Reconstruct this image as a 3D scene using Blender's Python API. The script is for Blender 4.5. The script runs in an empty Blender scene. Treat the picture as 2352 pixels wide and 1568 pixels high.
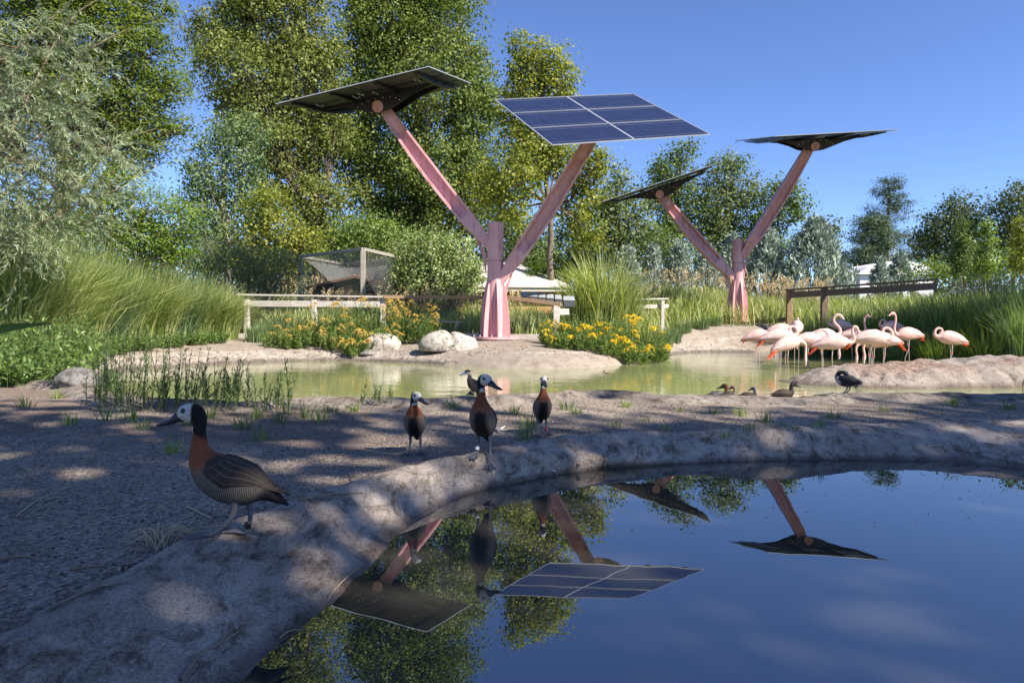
import bpy, math, random
import numpy as np
from mathutils import Vector
from mathutils.bvhtree import BVHTree

rng = np.random.default_rng(7)
random.seed(7)
scene = bpy.context.scene
col = scene.collection

# ------------------------------------------------------------------ camera
CAM_Z = 0.70
PITCH = math.atan(43 / 1568.0)          # slightly down
ROLL = math.radians(0.3)
cam_d = bpy.data.cameras.new('camera')
cam_d.lens = 24.0
cam_d.sensor_width = 36.0
cam_d.clip_start = 0.05
cam_d.clip_end = 2000.0
cam = bpy.data.objects.new('camera', cam_d)
col.objects.link(cam)
cam.location = (0, 0, CAM_Z)
from mathutils import Matrix
_m = Matrix.Rotation(math.pi / 2 - PITCH, 4, 'X') @ Matrix.Rotation(ROLL, 4, 'Z')
cam.rotation_euler = _m.to_euler()
scene.camera = cam

# ------------------------------------------------------------------ light
SUN_AZ = math.radians(127)      # clockwise from +Y : behind the camera, to the right
SUN_EL = math.radians(41)
SUN = np.array([math.sin(SUN_AZ) * math.cos(SUN_EL), math.cos(SUN_AZ) * math.cos(SUN_EL), math.sin(SUN_EL)])
world = bpy.data.worlds.new('World')
scene.world = world
world.use_nodes = True
wn = world.node_tree.nodes
sky = wn.new('ShaderNodeTexSky')
sky.sky_type = 'NISHITA'
sky.sun_disc = False
sky.sun_elevation = SUN_EL
sky.sun_rotation = SUN_AZ
sky.altitude = 2600
sky.air_density = 1.0
sky.dust_density = 0.0
sky.ozone_density = 5.0
wn['Background'].inputs['Strength'].default_value = 0.092
hs = wn.new('ShaderNodeHueSaturation')
hs.inputs['Saturation'].default_value = 1.05
hs.inputs['Hue'].default_value = 0.51
world.node_tree.links.new(sky.outputs['Color'], hs.inputs['Color'])
world.node_tree.links.new(hs.outputs['Color'], wn['Background'].inputs['Color'])
sun_d = bpy.data.lights.new('sun', 'SUN')
sun_d.energy = 4.2
sun_d.angle = math.radians(0.53)
sun_d.color = (1.0, 0.92, 0.80)
sun = bpy.data.objects.new('sun', sun_d)
col.objects.link(sun)
sun.rotation_euler = Vector(SUN).to_track_quat('Z', 'Y').to_euler()
scene.view_settings.view_transform = 'Standard'
scene.view_settings.look = 'None'
scene.view_settings.exposure = 1.35
scene.view_settings.gamma = 1.0
scene.view_settings.use_curve_mapping = False
scene.cycles.max_bounces = 8
scene.cycles.transparent_max_bounces = 24
scene.cycles.diffuse_bounces = 3
scene.cycles.glossy_bounces = 3
scene.cycles.caustics_reflective = False
scene.cycles.caustics_refractive = False
scene.cycles.sample_clamp_indirect = 6.0
scene.cycles.use_denoising = True

# ------------------------------------------------------------------ picture -> place helpers (picture 2352 x 1568)
F, PCX, PCY = 1568.0, 1176.0, 784.0
def ray(px, py):
    u, v = px - PCX, py - PCY
    cr, sr = math.cos(ROLL), math.sin(ROLL)
    u, v = u * cr + v * sr, -u * sr + v * cr
    x, Y, Z = u / F, 1.0, -v / F
    cp, sp = math.cos(PITCH), math.sin(PITCH)
    return np.array([x, Y * cp + Z * sp, -Y * sp + Z * cp])
def at_y(px, py, y):
    r = ray(px, py)
    p = r * (y / r[1])
    p[2] += CAM_Z
    return p
def at_z(px, py, z):
    r = ray(px, py)
    p = r * ((z - CAM_Z) / r[2])
    p[2] += CAM_Z
    return p

# ------------------------------------------------------------------ mesh helpers
def link(o, parent=None):
    col.objects.link(o)
    if parent is not None:
        o.parent = parent
    return o
def np_mesh(name, V, Fc, mat=None, parent=None, smooth=False, face_attr=None, point_attr=None):
    """V (n,3), Fc (m,k) uniform faces -> one mesh object."""
    V = np.asarray(V, np.float32); Fc = np.asarray(Fc, np.int32)
    me = bpy.data.meshes.new(name)
    m, k = Fc.shape
    me.vertices.add(len(V)); me.vertices.foreach_set('co', V.ravel())
    me.loops.add(m * k); me.loops.foreach_set('vertex_index', Fc.ravel())
    me.polygons.add(m)
    me.polygons.foreach_set('loop_start', np.arange(0, m * k, k, dtype=np.int32))
    if smooth:
        me.polygons.foreach_set('use_smooth', np.ones(m, bool))
    for (nm, arr) in (face_attr or {}).items():
        a = me.attributes.new(nm, 'FLOAT', 'FACE'); a.data.foreach_set('value', np.asarray(arr, np.float32))
    for (nm, arr) in (point_attr or {}).items():
        arr = np.asarray(arr, np.float32)
        if arr.ndim == 2:
            a = me.attributes.new(nm, 'FLOAT_COLOR', 'POINT')
            if arr.shape[1] == 3:
                arr = np.concatenate([arr, np.ones((len(arr), 1), np.float32)], 1)
            a.data.foreach_set('color', arr.ravel())
        else:
            a = me.attributes.new(nm, 'FLOAT', 'POINT'); a.data.foreach_set('value', arr)
    me.update(calc_edges=True)
    o = bpy.data.objects.new(name, me)
    if mat is not None:
        me.materials.append(mat)
    return link(o, parent)
class MB:
    """collects pieces of ONE part"""
    def __init__(s): s.v = []; s.f = []
    def add(s, V, Fs):
        n = len(s.v)
        s.v += [tuple(map(float, p)) for p in V]
        s.f += [tuple(int(i) + n for i in f) for f in Fs]
        return s
    def box(s, c, size, R=None):
        c = np.array(c, float); h = np.array(size, float) / 2
        P = np.array([[x, y, z] for x in (-1, 1) for y in (-1, 1) for z in (-1, 1)]) * h
        if R is not None: P = P @ np.asarray(R).T
        return s.add(P + c, [(0, 1, 3, 2), (4, 6, 7, 5), (0, 4, 5, 1), (2, 3, 7, 6), (0, 2, 6, 4), (1, 5, 7, 3)])
    def beam(s, a, b, w, h, up=(0, 0, 1)):
        a = np.array(a, float); b = np.array(b, float)
        d = b - a; L = np.linalg.norm(d); d /= L
        sd = np.cross(d, up); sd /= np.linalg.norm(sd); u = np.cross(sd, d)
        return s.box((a + b) / 2, (L, w, h), np.stack([d, sd, u], 1))
    def tube(s, path, rad, seg=8, cap=True):
        V, Fq = tube(path, rad, seg)
        n = len(path)
        Fs = [tuple(q) for q in Fq]
        if cap:
            Fs += [tuple(range(seg))[::-1], tuple(range((n - 1) * seg, n * seg))]
        return s.add(V, Fs)
    def prism(s, pts, a, b):
        """polygon pts (n,3) swept from offset a to offset b (vectors)"""
        P = np.asarray(pts, float); n = len(P)
        V = np.concatenate([P + np.asarray(a), P + np.asarray(b)])
        Fs = [tuple(range(n))[::-1], tuple(range(n, 2 * n))]
        Fs += [(i, (i + 1) % n, n + (i + 1) % n, n + i) for i in range(n)]
        return s.add(V, Fs)
    def build(s, name, mat, parent=None, smooth=False, bevel=0):
        me = bpy.data.meshes.new(name)
        me.from_pydata(s.v, [], s.f); me.update()
        import bmesh
        bm = bmesh.new(); bm.from_mesh(me); bmesh.ops.recalc_face_normals(bm, faces=bm.faces)
        if bevel:
            bmesh.ops.bevel(bm, geom=list(bm.edges), offset=bevel, segments=1, affect='EDGES', clamp_overlap=True)
        bm.to_mesh(me); bm.free()
        if smooth:
            me.polygons.foreach_set('use_smooth', np.ones(len(me.polygons), bool))
            if hasattr(me, 'set_sharp_from_angle'):
                me.set_sharp_from_angle(angle=math.radians(40))
        me.materials.append(mat)
        o = bpy.data.objects.new(name, me)
        return link(o, parent)
def tube(path, rad, seg=6):
    P = np.asarray(path, float); n = len(P)
    rad = np.broadcast_to(np.asarray(rad, float), (n,))
    T = np.gradient(P, axis=0); T /= np.linalg.norm(T, axis=1, keepdims=True) + 1e-9
    ref = np.array([0, 0, 1.0]) if abs(T[:, 2]).mean() < 0.8 else np.array([0, 1.0, 0])
    A = np.cross(T, ref); A /= np.linalg.norm(A, axis=1, keepdims=True) + 1e-9
    B = np.cross(T, A)
    th = np.linspace(0, 2 * np.pi, seg, endpoint=False)
    V = P[:, None] + rad[:, None, None] * (np.cos(th)[None, :, None] * A[:, None] + np.sin(th)[None, :, None] * B[:, None])
    i = np.arange(n - 1)[:, None]; j = np.arange(seg)[None]
    j2 = (j + 1) % seg
    Fq = np.stack([i * seg + j, i * seg + j2, (i + 1) * seg + j2, (i + 1) * seg + j], -1).reshape(-1, 4)
    return V.reshape(-1, 3), Fq
def many_tubes(paths, rads, seg=5):
    Vs, Fs, n = [], [], 0
    for p, r in zip(paths, rads):
        V, Fq = tube(p, r, seg)
        Vs.append(V); Fs.append(Fq + n); n += len(V)
    return np.concatenate(Vs), np.concatenate(Fs)
def catmull(P, n):
    P = np.asarray(P, float)
    Q = np.concatenate([[2 * P[0] - P[1]], P, [2 * P[-1] - P[-2]]])
    m = len(P) - 1
    t = np.linspace(0, m, n); i = np.minimum(t.astype(int), m - 1); u = (t - i)[:, None]
    a, b, c, d = Q[i], Q[i + 1], Q[i + 2], Q[i + 3]
    return .5 * (2 * b + (c - a) * u + (2 * a - 5 * b + 4 * c - d) * u ** 2 + (3 * b - a - 3 * c + d) * u ** 3)
def resample(P, n):
    P = np.asarray(P, float)
    L = np.concatenate([[0], np.cumsum(np.linalg.norm(np.diff(P, axis=0), axis=1))])
    t = np.linspace(0, L[-1], n)
    return np.stack([np.interp(t, L, P[:, k]) for k in range(P.shape[1])], 1)
def ss(x, a, b):
    t = np.clip((np.asarray(x, float) - a) / (b - a), 0, 1)
    return t * t * (3 - 2 * t)
def _hash(ix, iy, s):
    h = (ix.astype(np.int64) * 374761393 + iy.astype(np.int64) * 668265263 + s * 1274126177) & 0xffffffff
    h = ((h ^ (h >> 13)) * 1103515245) & 0xffffffff
    h = ((h ^ (h >> 15)) * 2246822519) & 0xffffffff
    return ((h ^ (h >> 16)) & 0xffff) / 65535.0
def vnoise(x, y, s=0):
    x = np.asarray(x, float); y = np.asarray(y, float)
    ix, iy = np.floor(x), np.floor(y); u, v = x - ix, y - iy
    u = u * u * (3 - 2 * u); v = v * v * (3 - 2 * v)
    a, b, c, d = _hash(ix, iy, s), _hash(ix + 1, iy, s), _hash(ix, iy + 1, s), _hash(ix + 1, iy + 1, s)
    return (a * (1 - u) + b * u) * (1 - v) + (c * (1 - u) + d * u) * v
def fbm(x, y, o=4, s=0):
    r = 0; a = .5
    for k in range(o):
        r = r + a * (vnoise(x, y, s + k) - .5); x = x * 2.03; y = y * 2.03; a *= .5
    return r
def inside(x, y, P):
    r = np.zeros(np.shape(x), bool); n = len(P); j = n - 1
    for i in range(n):
        xi, yi, xj, yj = P[i][0], P[i][1], P[j][0], P[j][1]
        if yi != yj:
            c = ((yi > y) != (yj > y)) & (x < (xj - xi) * (y - yi) / (yj - yi) + xi)
            r ^= c
        j = i
    return r
def dist_poly(x, y, P, closed=False):
    P = np.asarray(P)[:, :2]; d = np.full(np.shape(x), 1e9)
    n = len(P)
    for i in range(n if closed else n - 1):
        a, b = P[i], P[(i + 1) % n]
        ab = b - a; L = ab @ ab + 1e-12
        t = np.clip(((x - a[0]) * ab[0] + (y - a[1]) * ab[1]) / L, 0, 1)
        d = np.minimum(d, np.hypot(x - a[0] - t * ab[0], y - a[1] - t * ab[1]))
    return d

# ------------------------------------------------------------------ tags
def tag(o, label=None, cat=None, group=None, kind=None):
    if label: o['label'] = label
    if cat: o['category'] = cat
    if group: o['group'] = group
    if kind: o['kind'] = kind
    return o
def empty(name, loc=(0, 0, 0), rz=0.0):
    o = bpy.data.objects.new(name, None); col.objects.link(o)
    o.location = tuple(map(float, loc)); o.rotation_euler = (0, 0, rz)
    o.empty_display_size = .1
    return o
def copy_tree(o, parent=None):
    c = o.copy(); col.objects.link(c); c.parent = parent
    for ch in o.children:
        copy_tree(ch, c)
    return c

# ------------------------------------------------------------------ materials
class NT:
    def __init__(s, name):
        s.m = bpy.data.materials.new(name); s.m.use_nodes = True
        s.t = s.m.node_tree; s.n = s.t.nodes; s.bsdf = s.n['Principled BSDF']; s.out = s.n['Material Output']
    def new(s, t, **kw):
        n = s.n.new(t)
        for k, v in kw.items():
            if hasattr(n, k) and k not in n.inputs: setattr(n, k, v)
            else: n.inputs[k].default_value = v
        return n
    def l(s, a, b): s.t.links.new(a, b)
    def noise(s, scale, detail=4, rough=.6, vec=None, dist=0):
        n = s.new('ShaderNodeTexNoise'); n.inputs['Scale'].default_value = scale
        n.inputs['Detail'].default_value = detail; n.inputs['Roughness'].default_value = rough
        n.inputs['Distortion'].default_value = dist
        if vec is not None: s.l(vec, n.inputs['Vector'])
        return n.outputs['Fac']
    def obj(s): return s.new('ShaderNodeTexCoord').outputs['Object']
    def scaled(s, vec, sc):
        n = s.new('ShaderNodeMapping'); n.inputs['Scale'].default_value = sc; s.l(vec, n.inputs['Vector']); return n.outputs['Vector']
    def ramp(s, fac, stops):
        n = s.new('ShaderNodeValToRGB'); e = n.color_ramp.elements
        while len(e) < len(stops): e.new(.5)
        for k, (p, c) in enumerate(stops):
            e[k].position = p; e[k].color = (*c, 1) if len(c) == 3 else c
        s.l(fac, n.inputs['Fac']); return n.outputs['Color']
    def mix(s, fac, a, b, mode='MIX'):
        n = s.new('ShaderNodeMix', data_type='RGBA', blend_type=mode)
        for v, i in ((fac, 0), (a, 6), (b, 7)):
            if hasattr(v, 'node'): s.l(v, n.inputs[i])
            elif i == 0: n.inputs[0].default_value = v
            else: n.inputs[i].default_value = (*v, 1)
        return n.outputs[2]
    def math(s, op, a, b=0.0):
        n = s.new('ShaderNodeMath', operation=op)
        for k, v in enumerate((a, b)):
            if hasattr(v, 'node'): s.l(v, n.inputs[k])
            else: n.inputs[k].default_value = v
        return n.outputs[0]
    def attr(s, name, out='Fac'):
        n = s.new('ShaderNodeAttribute', attribute_name=name); return n.outputs[out]
    def bump(s, h, strength=.5, dist=.02, chain=None):
        n = s.new('ShaderNodeBump'); n.inputs['Strength'].default_value = strength; n.inputs['Distance'].default_value = dist
        s.l(h, n.inputs['Height'])
        if chain is not None: s.l(chain, n.inputs['Normal'])
        return n.outputs['Normal']
    def set(s, color=None, rough=None, metal=None, spec=None, normal=None):
        b = s.bsdf
        for v, k in ((color, 'Base Color'), (rough, 'Roughness'), (metal, 'Metallic'), (spec, 'Specular IOR Level'), (normal, 'Normal')):
            if v is None: continue
            if hasattr(v, 'node'): s.l(v, b.inputs[k])
            elif k == 'Base Color': b.inputs[k].default_value = (*v, 1)
            else: b.inputs[k].default_value = v
        return s.m
def simple(name, c, rough=.6, metal=0.0, spec=.4, var=.25, scale=8.0, bump=0.0):
    t = NT(name); o = t.obj()
    n = t.noise(scale, 5, .6, o)
    a = tuple(x * (1 - var) for x in c); b = tuple(min(1, x * (1 + var)) for x in c)
    t.set(t.ramp(n, [(.3, a), (.7, b)]), rough, metal, spec)
    if bump: t.set(normal=t.bump(t.noise(scale * 4, 4, .6, o), .6, bump))
    return t.m
def leaf_mat(name, stops, trans=.35, rough=.5, spec=.35, tcol=None):
    """stops: colour ramp over the per-leaf random value"""
    t = NT(name)
    c = t.ramp(t.attr('rnd'), [(p, tuple(x * 1.35 for x in k)) for p, k in stops])
    t.set(c, rough, 0, spec)
    tr = t.new('ShaderNodeBsdfTranslucent')
    t.l(t.mix(1.0, c, tcol or (1.5, 1.6, .55), 'MULTIPLY'), tr.inputs['Color'])
    mx = t.new('ShaderNodeMixShader'); mx.inputs[0].default_value = trans
    t.l(t.bsdf.outputs[0], mx.inputs[1]); t.l(tr.outputs[0], mx.inputs[2]); t.l(mx.outputs[0], t.out.inputs['Surface'])
    return t.m
# =================================================================== THE SETTING
Z_NEAR, Z_FAR = 0.0, -0.21
# --- shore lines, in metres
near_shore_px = [(380, 1720), (550, 1568), (650, 1482), (750, 1392), (850, 1300), (930, 1212), (1000, 1170), (1080, 1132), (1180, 1108),
                 (1300, 1086), (1400, 1075), (1500, 1068), (1600, 1062), (1700, 1058), (1800, 1056), (1900, 1055), (2000, 1055),
                 (2100, 1058), (2200, 1063), (2300, 1072), (2400, 1084), (2600, 1115)]
rim_top_px = [(-330, 1640), (-150, 1540), (0, 1458), (100, 1404), (200, 1350), (300, 1300), (400, 1252), (500, 1212), (600, 1172), (690, 1140), (780, 1108),
              (860, 1078), (960, 1062), (1050, 1046), (1140, 1020), (1250, 1006), (1400, 994), (1520, 988), (1650, 990),
              (1800, 988), (1920, 980), (2050, 972), (2200, 968), (2352, 974), (2500, 985), (2700, 1010)]
NS = catmull([at_z(x, y, 0.0) for x, y in near_shore_px], 420)
RT = catmull([at_z(x, y, 0.115) for x, y in rim_top_px], 420)
far_rim_px = [(-250, 868), (-60, 866), (90, 874), (170, 884), (230, 902), (330, 912), (440, 918), (600, 919), (720, 912), (850, 913), (1000, 916), (1120, 909), (1250, 905),
              (1330, 898), (1420, 897), (1520, 905), (1620, 905), (1750, 908), (1880, 909), (1950, 901), (2040, 904), (2150, 902), (2250, 905), (2352, 903), (2600, 906), (3000, 920)]
FR = catmull([at_z(x, y, 0.16) for x, y in far_rim_px], 420)
far_shore_px = [(190, 866), (240, 856), (320, 848), (420, 840), (520, 834), (620, 829), (700, 827), (800, 828), (900, 830), (1000, 836), (1100, 843),
                (1200, 847), (1300, 847), (1390, 842), (1455, 833), (1500, 824), (1535, 815), (1570, 809), (1620, 807), (1700, 807), (1760, 808),
                (1850, 809), (2000, 811), (2150, 814), (2352, 824)]
FS = np.array([at_z(x, y, Z_FAR) for x, y in far_shore_px])
FS = resample(catmull(FS, 300), 300)
FS = np.stack([np.convolve(np.pad(FS[:, k], 7, mode='edge'), np.ones(15) / 15, 'valid') for k in range(3)], 1)
# far pond outline: back of the far rim, left end, far shore, right end
back = FR[(FR[:, 0] > -3.9)][:, :2] + np.array([0, .32])
pond = np.concatenate([back[::-1], [[-4.6, 6.9], [-5.6, 8.4], [-6.6, 9.9], [-7.2, 11.0]], FS[:, :2], [[16, 17.0], [17, 12], [16, 6.0]]])
near_poly = np.concatenate([NS[:, :2], [[4.5, .2], [4, -1.2], [-.6, -1.2], [-1.0, .6]]])

FAR_TREE = at_y(1693, 737, 25.0)
NEAR_TREE = at_y(1137, 776, 17.45)

def land_z(x, y):
    x = np.asarray(x, float); y = np.asarray(y, float)
    # near side: gravel spit
    zn = .095 + .03 * fbm(x * .9, y * .9, 4, 3) + .012 * fbm(x * 6, y * 6, 3, 5) + .03 * ss(y, 3.2, 5)
    # far side: climbs away from the water
    d = dist_poly(x, y, FS)
    L = 14 + (2.6 - 14) * ss(x, 2.6, 6.2) * (1 - .45 * ss(x, 8.5, 12))
    A = 1.45
    zf = Z_FAR + .21 * (1 - np.exp(-d / .22)) + A * (1 - np.exp(-d / L)) + .05 * fbm(x * .7, y * .7, 4, 9) * ss(d, .2, 1.5)
    w = ss(y - .25 * np.abs(np.minimum(x + 4, 0)), 7.2, 11.0)
    z = zn * (1 - w) + zf * w
    # mound under the far post
    g = np.exp(-((x - FAR_TREE[0]) ** 2 + (y - FAR_TREE[1]) ** 2) / 2.4)
    z = z * (1 - g) + (FAR_TREE[2] - .10) * g
    g = np.exp(-((x - NEAR_TREE[0]) ** 2 + (y - NEAR_TREE[1]) ** 2) / 1.2)
    z = z * (1 - g) + (NEAR_TREE[2] - .05) * g
    # ponds
    dq = dist_poly(x, y, pond[::4], True); iq = inside(x, y, pond)
    z = np.where(iq, np.minimum(z, Z_FAR - .02 - .5 * ss(dq, 0, .6)), z)
    dn = dist_poly(x, y, near_poly[::4], True); inn = inside(x, y, near_poly)
    rimz = inside(x, y, np.concatenate([NS[:, :2], RT[::-1, :2]]))
    z = np.where(inn, -.05 - .3 * ss(dn, 0, .5), z)
    z = np.where(rimz, np.minimum(z, -.02 + .0 * x), z)
    return z
def axis(parts):
    out = [np.array([parts[0][0]])]
    for a, b, st in parts:
        n = max(1, int(round((b - a) / st))); out.append(np.linspace(a, b, n + 1)[1:])
    return np.concatenate(out)
gx = axis([(-500, -100, 80), (-100, -30, 10), (-30, -8, .6), (-8, -4, .12), (-4, 6, .062), (6, 12, .14), (12, 30, .6), (30, 100, 10), (100, 500, 80)])
gy = axis([(-60, -2, 4), (-2, .4, .2), (.4, 6.4, .055), (6.4, 12, .14), (12, 30, .3), (30, 60, 1.5), (60, 200, 20), (200, 900, 100)])
GX, GY = np.meshgrid(gx, gy)
GZ = land_z(GX, GY)
ny, nx = GX.shape
ii = (np.arange(ny - 1)[:, None] * nx + np.arange(nx - 1)[None]).ravel()
GF = np.stack([ii, ii + 1, ii + nx + 1, ii + nx], 1)
GV = np.stack([GX, GY, GZ], -1).reshape(-1, 3)
# zone: 0 gravel, 1 pale dirt on the far bank, 2 green soil
dsh = dist_poly(GX, GY, FS)
w = ss(GY - .25 * np.abs(np.minimum(GX + 4, 0)), 7.2, 11.0)
dirt = w * (1 - ss(dsh + .6 * fbm(GX * 1.2, GY * 1.2, 3, 21), 2.2, 3.4)) 
green = w * ss(dsh + .8 * fbm(GX * 1.2, GY * 1.2, 3, 21), 2.4, 3.8)
earth = ss(fbm(GX * .8 + 3, GY * .8, 4, 31) + .28 * ss(-GX, .5, 3.5) - .05, .06, .2)

t = NT('gravel_soil'); o = t.obj()
vor = t.new('ShaderNodeTexVoronoi'); vor.inputs['Scale'].default_value = 95; t.l(o, vor.inputs['Vector'])
vor2 = t.new('ShaderNodeTexVoronoi'); vor2.inputs['Scale'].default_value = 210; t.l(o, vor2.inputs['Vector'])
g1 = t.ramp(vor.outputs['Color'], [(.12, (.09, .072, .06)), (.4, (.28, .235, .19)), (.62, (.43, .365, .30)), (.9, (.66, .58, .5))])
g2 = t.ramp(vor2.outputs['Color'], [(.2, (.13, .105, .09)), (.6, (.36, .305, .25)), (.9, (.58, .51, .44))])
gc = t.mix(.45, g1, g2)
big = t.noise(1.3, 5, .6, o)
gc = t.mix(1.0, gc, t.ramp(big, [(.3, (.62, .6, .6)), (.7, (1.15, 1.1, 1.05))]), 'MULTIPLY')
so = t.ramp(t.noise(14, 6, .7, o), [(.3, (.17, .125, .1)), (.7, (.31, .24, .195))])
gc = t.mix(t.attr('earth'), gc, so)
di = t.ramp(t.noise(5, 8, .7, o), [(.3, (.22, .175, .135)), (.5, (.34, .285, .235)), (.72, (.45, .39, .33))])
gr = t.ramp(t.noise(3, 6, .7, o), [(.3, (.05, .06, .02)), (.7, (.13, .14, .05))])
c = t.mix(t.attr('green'), t.mix(t.attr('dirt'), gc, di), gr)
nb = t.bump(vor.outputs['Distance'], .9, .012)
nb = t.bump(t.noise(30, 6, .7, o), .6, .02, nb)
M_ground = t.set(c, .95, 0, .1, nb)
ground = np_mesh('ground', GV, GF, M_ground, smooth=True,
                 point_attr={'dirt': dirt.ravel(), 'green': green.ravel(), 'earth': earth.ravel()})
tag(ground, kind='structure')

# --- shotcrete rims (strips with their own profile)
def crete(name, a, b, cc, crack=.5):
    t = NT(name); o = t.obj()
    n1 = t.noise(2.6, 9, .72, o, .3); n2 = t.noise(15, 9, .78, t.scaled(o, (1, .5, 1)), .5)
    c = t.ramp(n1, [(.3, a), (.52, b), (.72, cc)])
    st = t.ramp(n2, [(.38, (.30, .27, .24)), (.45, (.68, .65, .62)), (.52, (1, 1, 1)), (.66, (1.2, 1.17, 1.13))])
    c = t.mix(1.0, c, st, 'MULTIPLY')
    sp = t.noise(160, 2, .5, o)
    c = t.mix(.5, c, t.mix(1.0, c, t.ramp(sp, [(.36, (.4, .38, .36)), (.5, (1, 1, 1)), (.64, (1.3, 1.27, 1.24))]), 'MULTIPLY'))
    wet = t.attr('wet')
    c = t.mix(wet, c, t.mix(1.0, c, (.42, .4, .4), 'MULTIPLY'))
    nb = t.bump(n2, .85, .03); nb = t.bump(t.noise(70, 8, .8, o), .8, .010, nb)
    nb = t.bump(sp, .6, .004, nb)
    t.set(c, t.math('SUBTRACT', .92, t.math('MULTIPLY', wet, .35)), 0, .2, nb)
    return t.m
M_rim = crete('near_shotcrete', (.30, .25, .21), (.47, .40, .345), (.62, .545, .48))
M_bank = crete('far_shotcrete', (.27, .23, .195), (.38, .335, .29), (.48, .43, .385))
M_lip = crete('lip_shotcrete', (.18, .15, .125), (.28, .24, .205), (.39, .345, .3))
def strip(name, rails, zs, mat, noise_amp=.02, wetz=None, nsub=8, seed=0):
    """rails: list of (n,2) lines from water to land, zs: list of heights; smooth loft"""
    R = np.array([np.concatenate([r[:, :2], np.full((len(r), 1), z) if np.ndim(z) == 0 else np.asarray(z)[:, None]], 1) for r, z in zip(rails, zs)])
    k, n, _ = R.shape
    m = (k - 1) * nsub + 1
    P = np.stack([catmull(R[:, i], m) for i in range(n)], 1)       # (m,n,3)
    x, y = P[..., 0], P[..., 1]
    amp = np.interp(np.linspace(0, 1, m), [0, .25, .5, .85, 1], [.2, .7, 1, .8, .2])[:, None]
    P[..., 2] += amp * noise_amp * (1.6 * fbm(x * 2.2, y * 2.2, 4, seed) + 1.0 * fbm(x * 7, y * 7, 4, seed + 9))
    P[..., 2] += amp * .32 * noise_amp * fbm(x * 22, y * 22, 4, seed + 4)
    V = P.reshape(-1, 3)
    ii = (np.arange(m - 1)[:, None] * n + np.arange(n - 1)[None]).ravel()
    Fq = np.stack([ii, ii + n, ii + n + 1, ii + 1], 1)
    wet = np.zeros(len(V)) if wetz is None else 1 - ss(V[:, 2] + .02 * fbm(V[:, 0] * 9, V[:, 1] * 9, 3, 77), wetz[0], wetz[1])
    # face up
    e = np.cross(V[Fq[len(Fq) // 2, 1]] - V[Fq[len(Fq) // 2, 0]], V[Fq[len(Fq) // 2, 3]] - V[Fq[len(Fq) // 2, 0]])
    if e[2] < 0: Fq = Fq[:, ::-1]
    ob = np_mesh(name, V, Fq, mat, smooth=True, point_attr={'wet': wet})
    tag(ob, kind='structure')
    return ob
A, B = NS[:, :2], RT[:, :2]
lerp = lambda u: A * (1 - u) + B * u
hump = .035 * ss(B[:, 0], 1.9, 3.0)
rim = strip('pond_rim', [lerp(-.22), lerp(0), lerp(.22), lerp(.5), lerp(.8), lerp(1.0), lerp(1.1)],
            [-.07, .0, .048, .098 + hump, .128 + hump, .108 + hump * .6, .02], M_rim, .034, (.004, .03), 10, 41)
n_fr = FR[:, :2]
lip_h = .02 * fbm(FR[:, 0] * 1.7, FR[:, 0] * 0 + 2, 3, 8)
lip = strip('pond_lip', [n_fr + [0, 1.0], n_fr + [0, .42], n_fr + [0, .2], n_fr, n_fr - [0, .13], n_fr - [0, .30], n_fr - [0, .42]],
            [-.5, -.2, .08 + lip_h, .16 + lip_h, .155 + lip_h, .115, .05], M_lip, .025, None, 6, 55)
# far bank: follows the far shore, a lip of pale shotcrete and then dirt
T_ = np.gradient(FS[:, :2], axis=0); T_ /= np.linalg.norm(T_, axis=1, keepdims=True)
N_ = np.stack([-T_[:, 1], T_[:, 0]], 1)
def off(d):
    q = FS[:, :2] + N_ * d
    return np.stack([np.convolve(np.pad(q[:, k], 15, mode='edge'), np.ones(31) / 31, 'valid') for k in (0, 1)], 1)
z6 = land_z(off(.62)[:, 0], off(.62)[:, 1])
bank = strip('pond_bank', [off(-.35), off(-.02), off(.12), off(.35), off(.6), off(.75)],
             [-.5, Z_FAR - .01, Z_FAR + .10, Z_FAR + .19, np.maximum(z6, Z_FAR + .19) + .02, np.maximum(z6, Z_FAR + .19) - .12], M_bank, .03, (Z_FAR + .02, Z_FAR + .11), 6, 71)

# --- water
def water(name, murk, fres_ior, rough, waves):
    t = NT(name); o = t.obj()
    df = t.new('ShaderNodeBsdfDiffuse')
    t.l(t.ramp(t.noise(.35, 4, .6, o), [(.35, murk[0]), (.65, murk[1])]), df.inputs['Color'])
    gl = t.new('ShaderNodeBsdfGlossy'); gl.inputs['Roughness'].default_value = rough; gl.inputs['Color'].default_value = (.93, .95, .97, 1)
    fr = t.new('ShaderNodeFresnel'); fr.inputs['IOR'].default_value = fres_ior
    nb = None
    for sc, st, dist, stretch in waves:
        nb = t.bump(t.noise(sc, 2, .5, t.scaled(o, stretch)), st, dist, nb)
    if nb is not None:
        t.l(nb, gl.inputs['Normal']); t.l(nb, fr.inputs['Normal'])
    mx = t.new('ShaderNodeMixShader')
    t.l(fr.outputs[0], mx.inputs[0]); t.l(df.outputs[0], mx.inputs[1]); t.l(gl.outputs[0], mx.inputs[2]); t.l(mx.outputs[0], t.out.inputs['Surface'])
    return t.m
M_wn = water('still_water', ((.036, .036, .032), (.046, .045, .038)), 3.2, .004, [(5, .04, .004, (1, 1, 1)), (1.3, .010, .01, (1, 1, 1))])
M_wf = water('murky_water', ((.22, .24, .10), (.30, .31, .15)), 1.9, .015,
             [(2.2, .3, .02, (1, 1.3, 1)), (8, .32, .006, (1, 1.2, 1)), (26, .2, .002, (1, 1, 1))])
def sheet(name, poly, z, mat):
    import bmesh
    me = bpy.data.meshes.new(name)
    me.from_pydata([(float(p[0]), float(p[1]), z) for p in poly], [], [tuple(range(len(poly)))]); me.update()
    if me.polygons[0].normal.z < 0: me.flip_normals()
    me.materials.append(mat)
    return tag(link(bpy.data.objects.new(name, me)), kind='structure')
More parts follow.
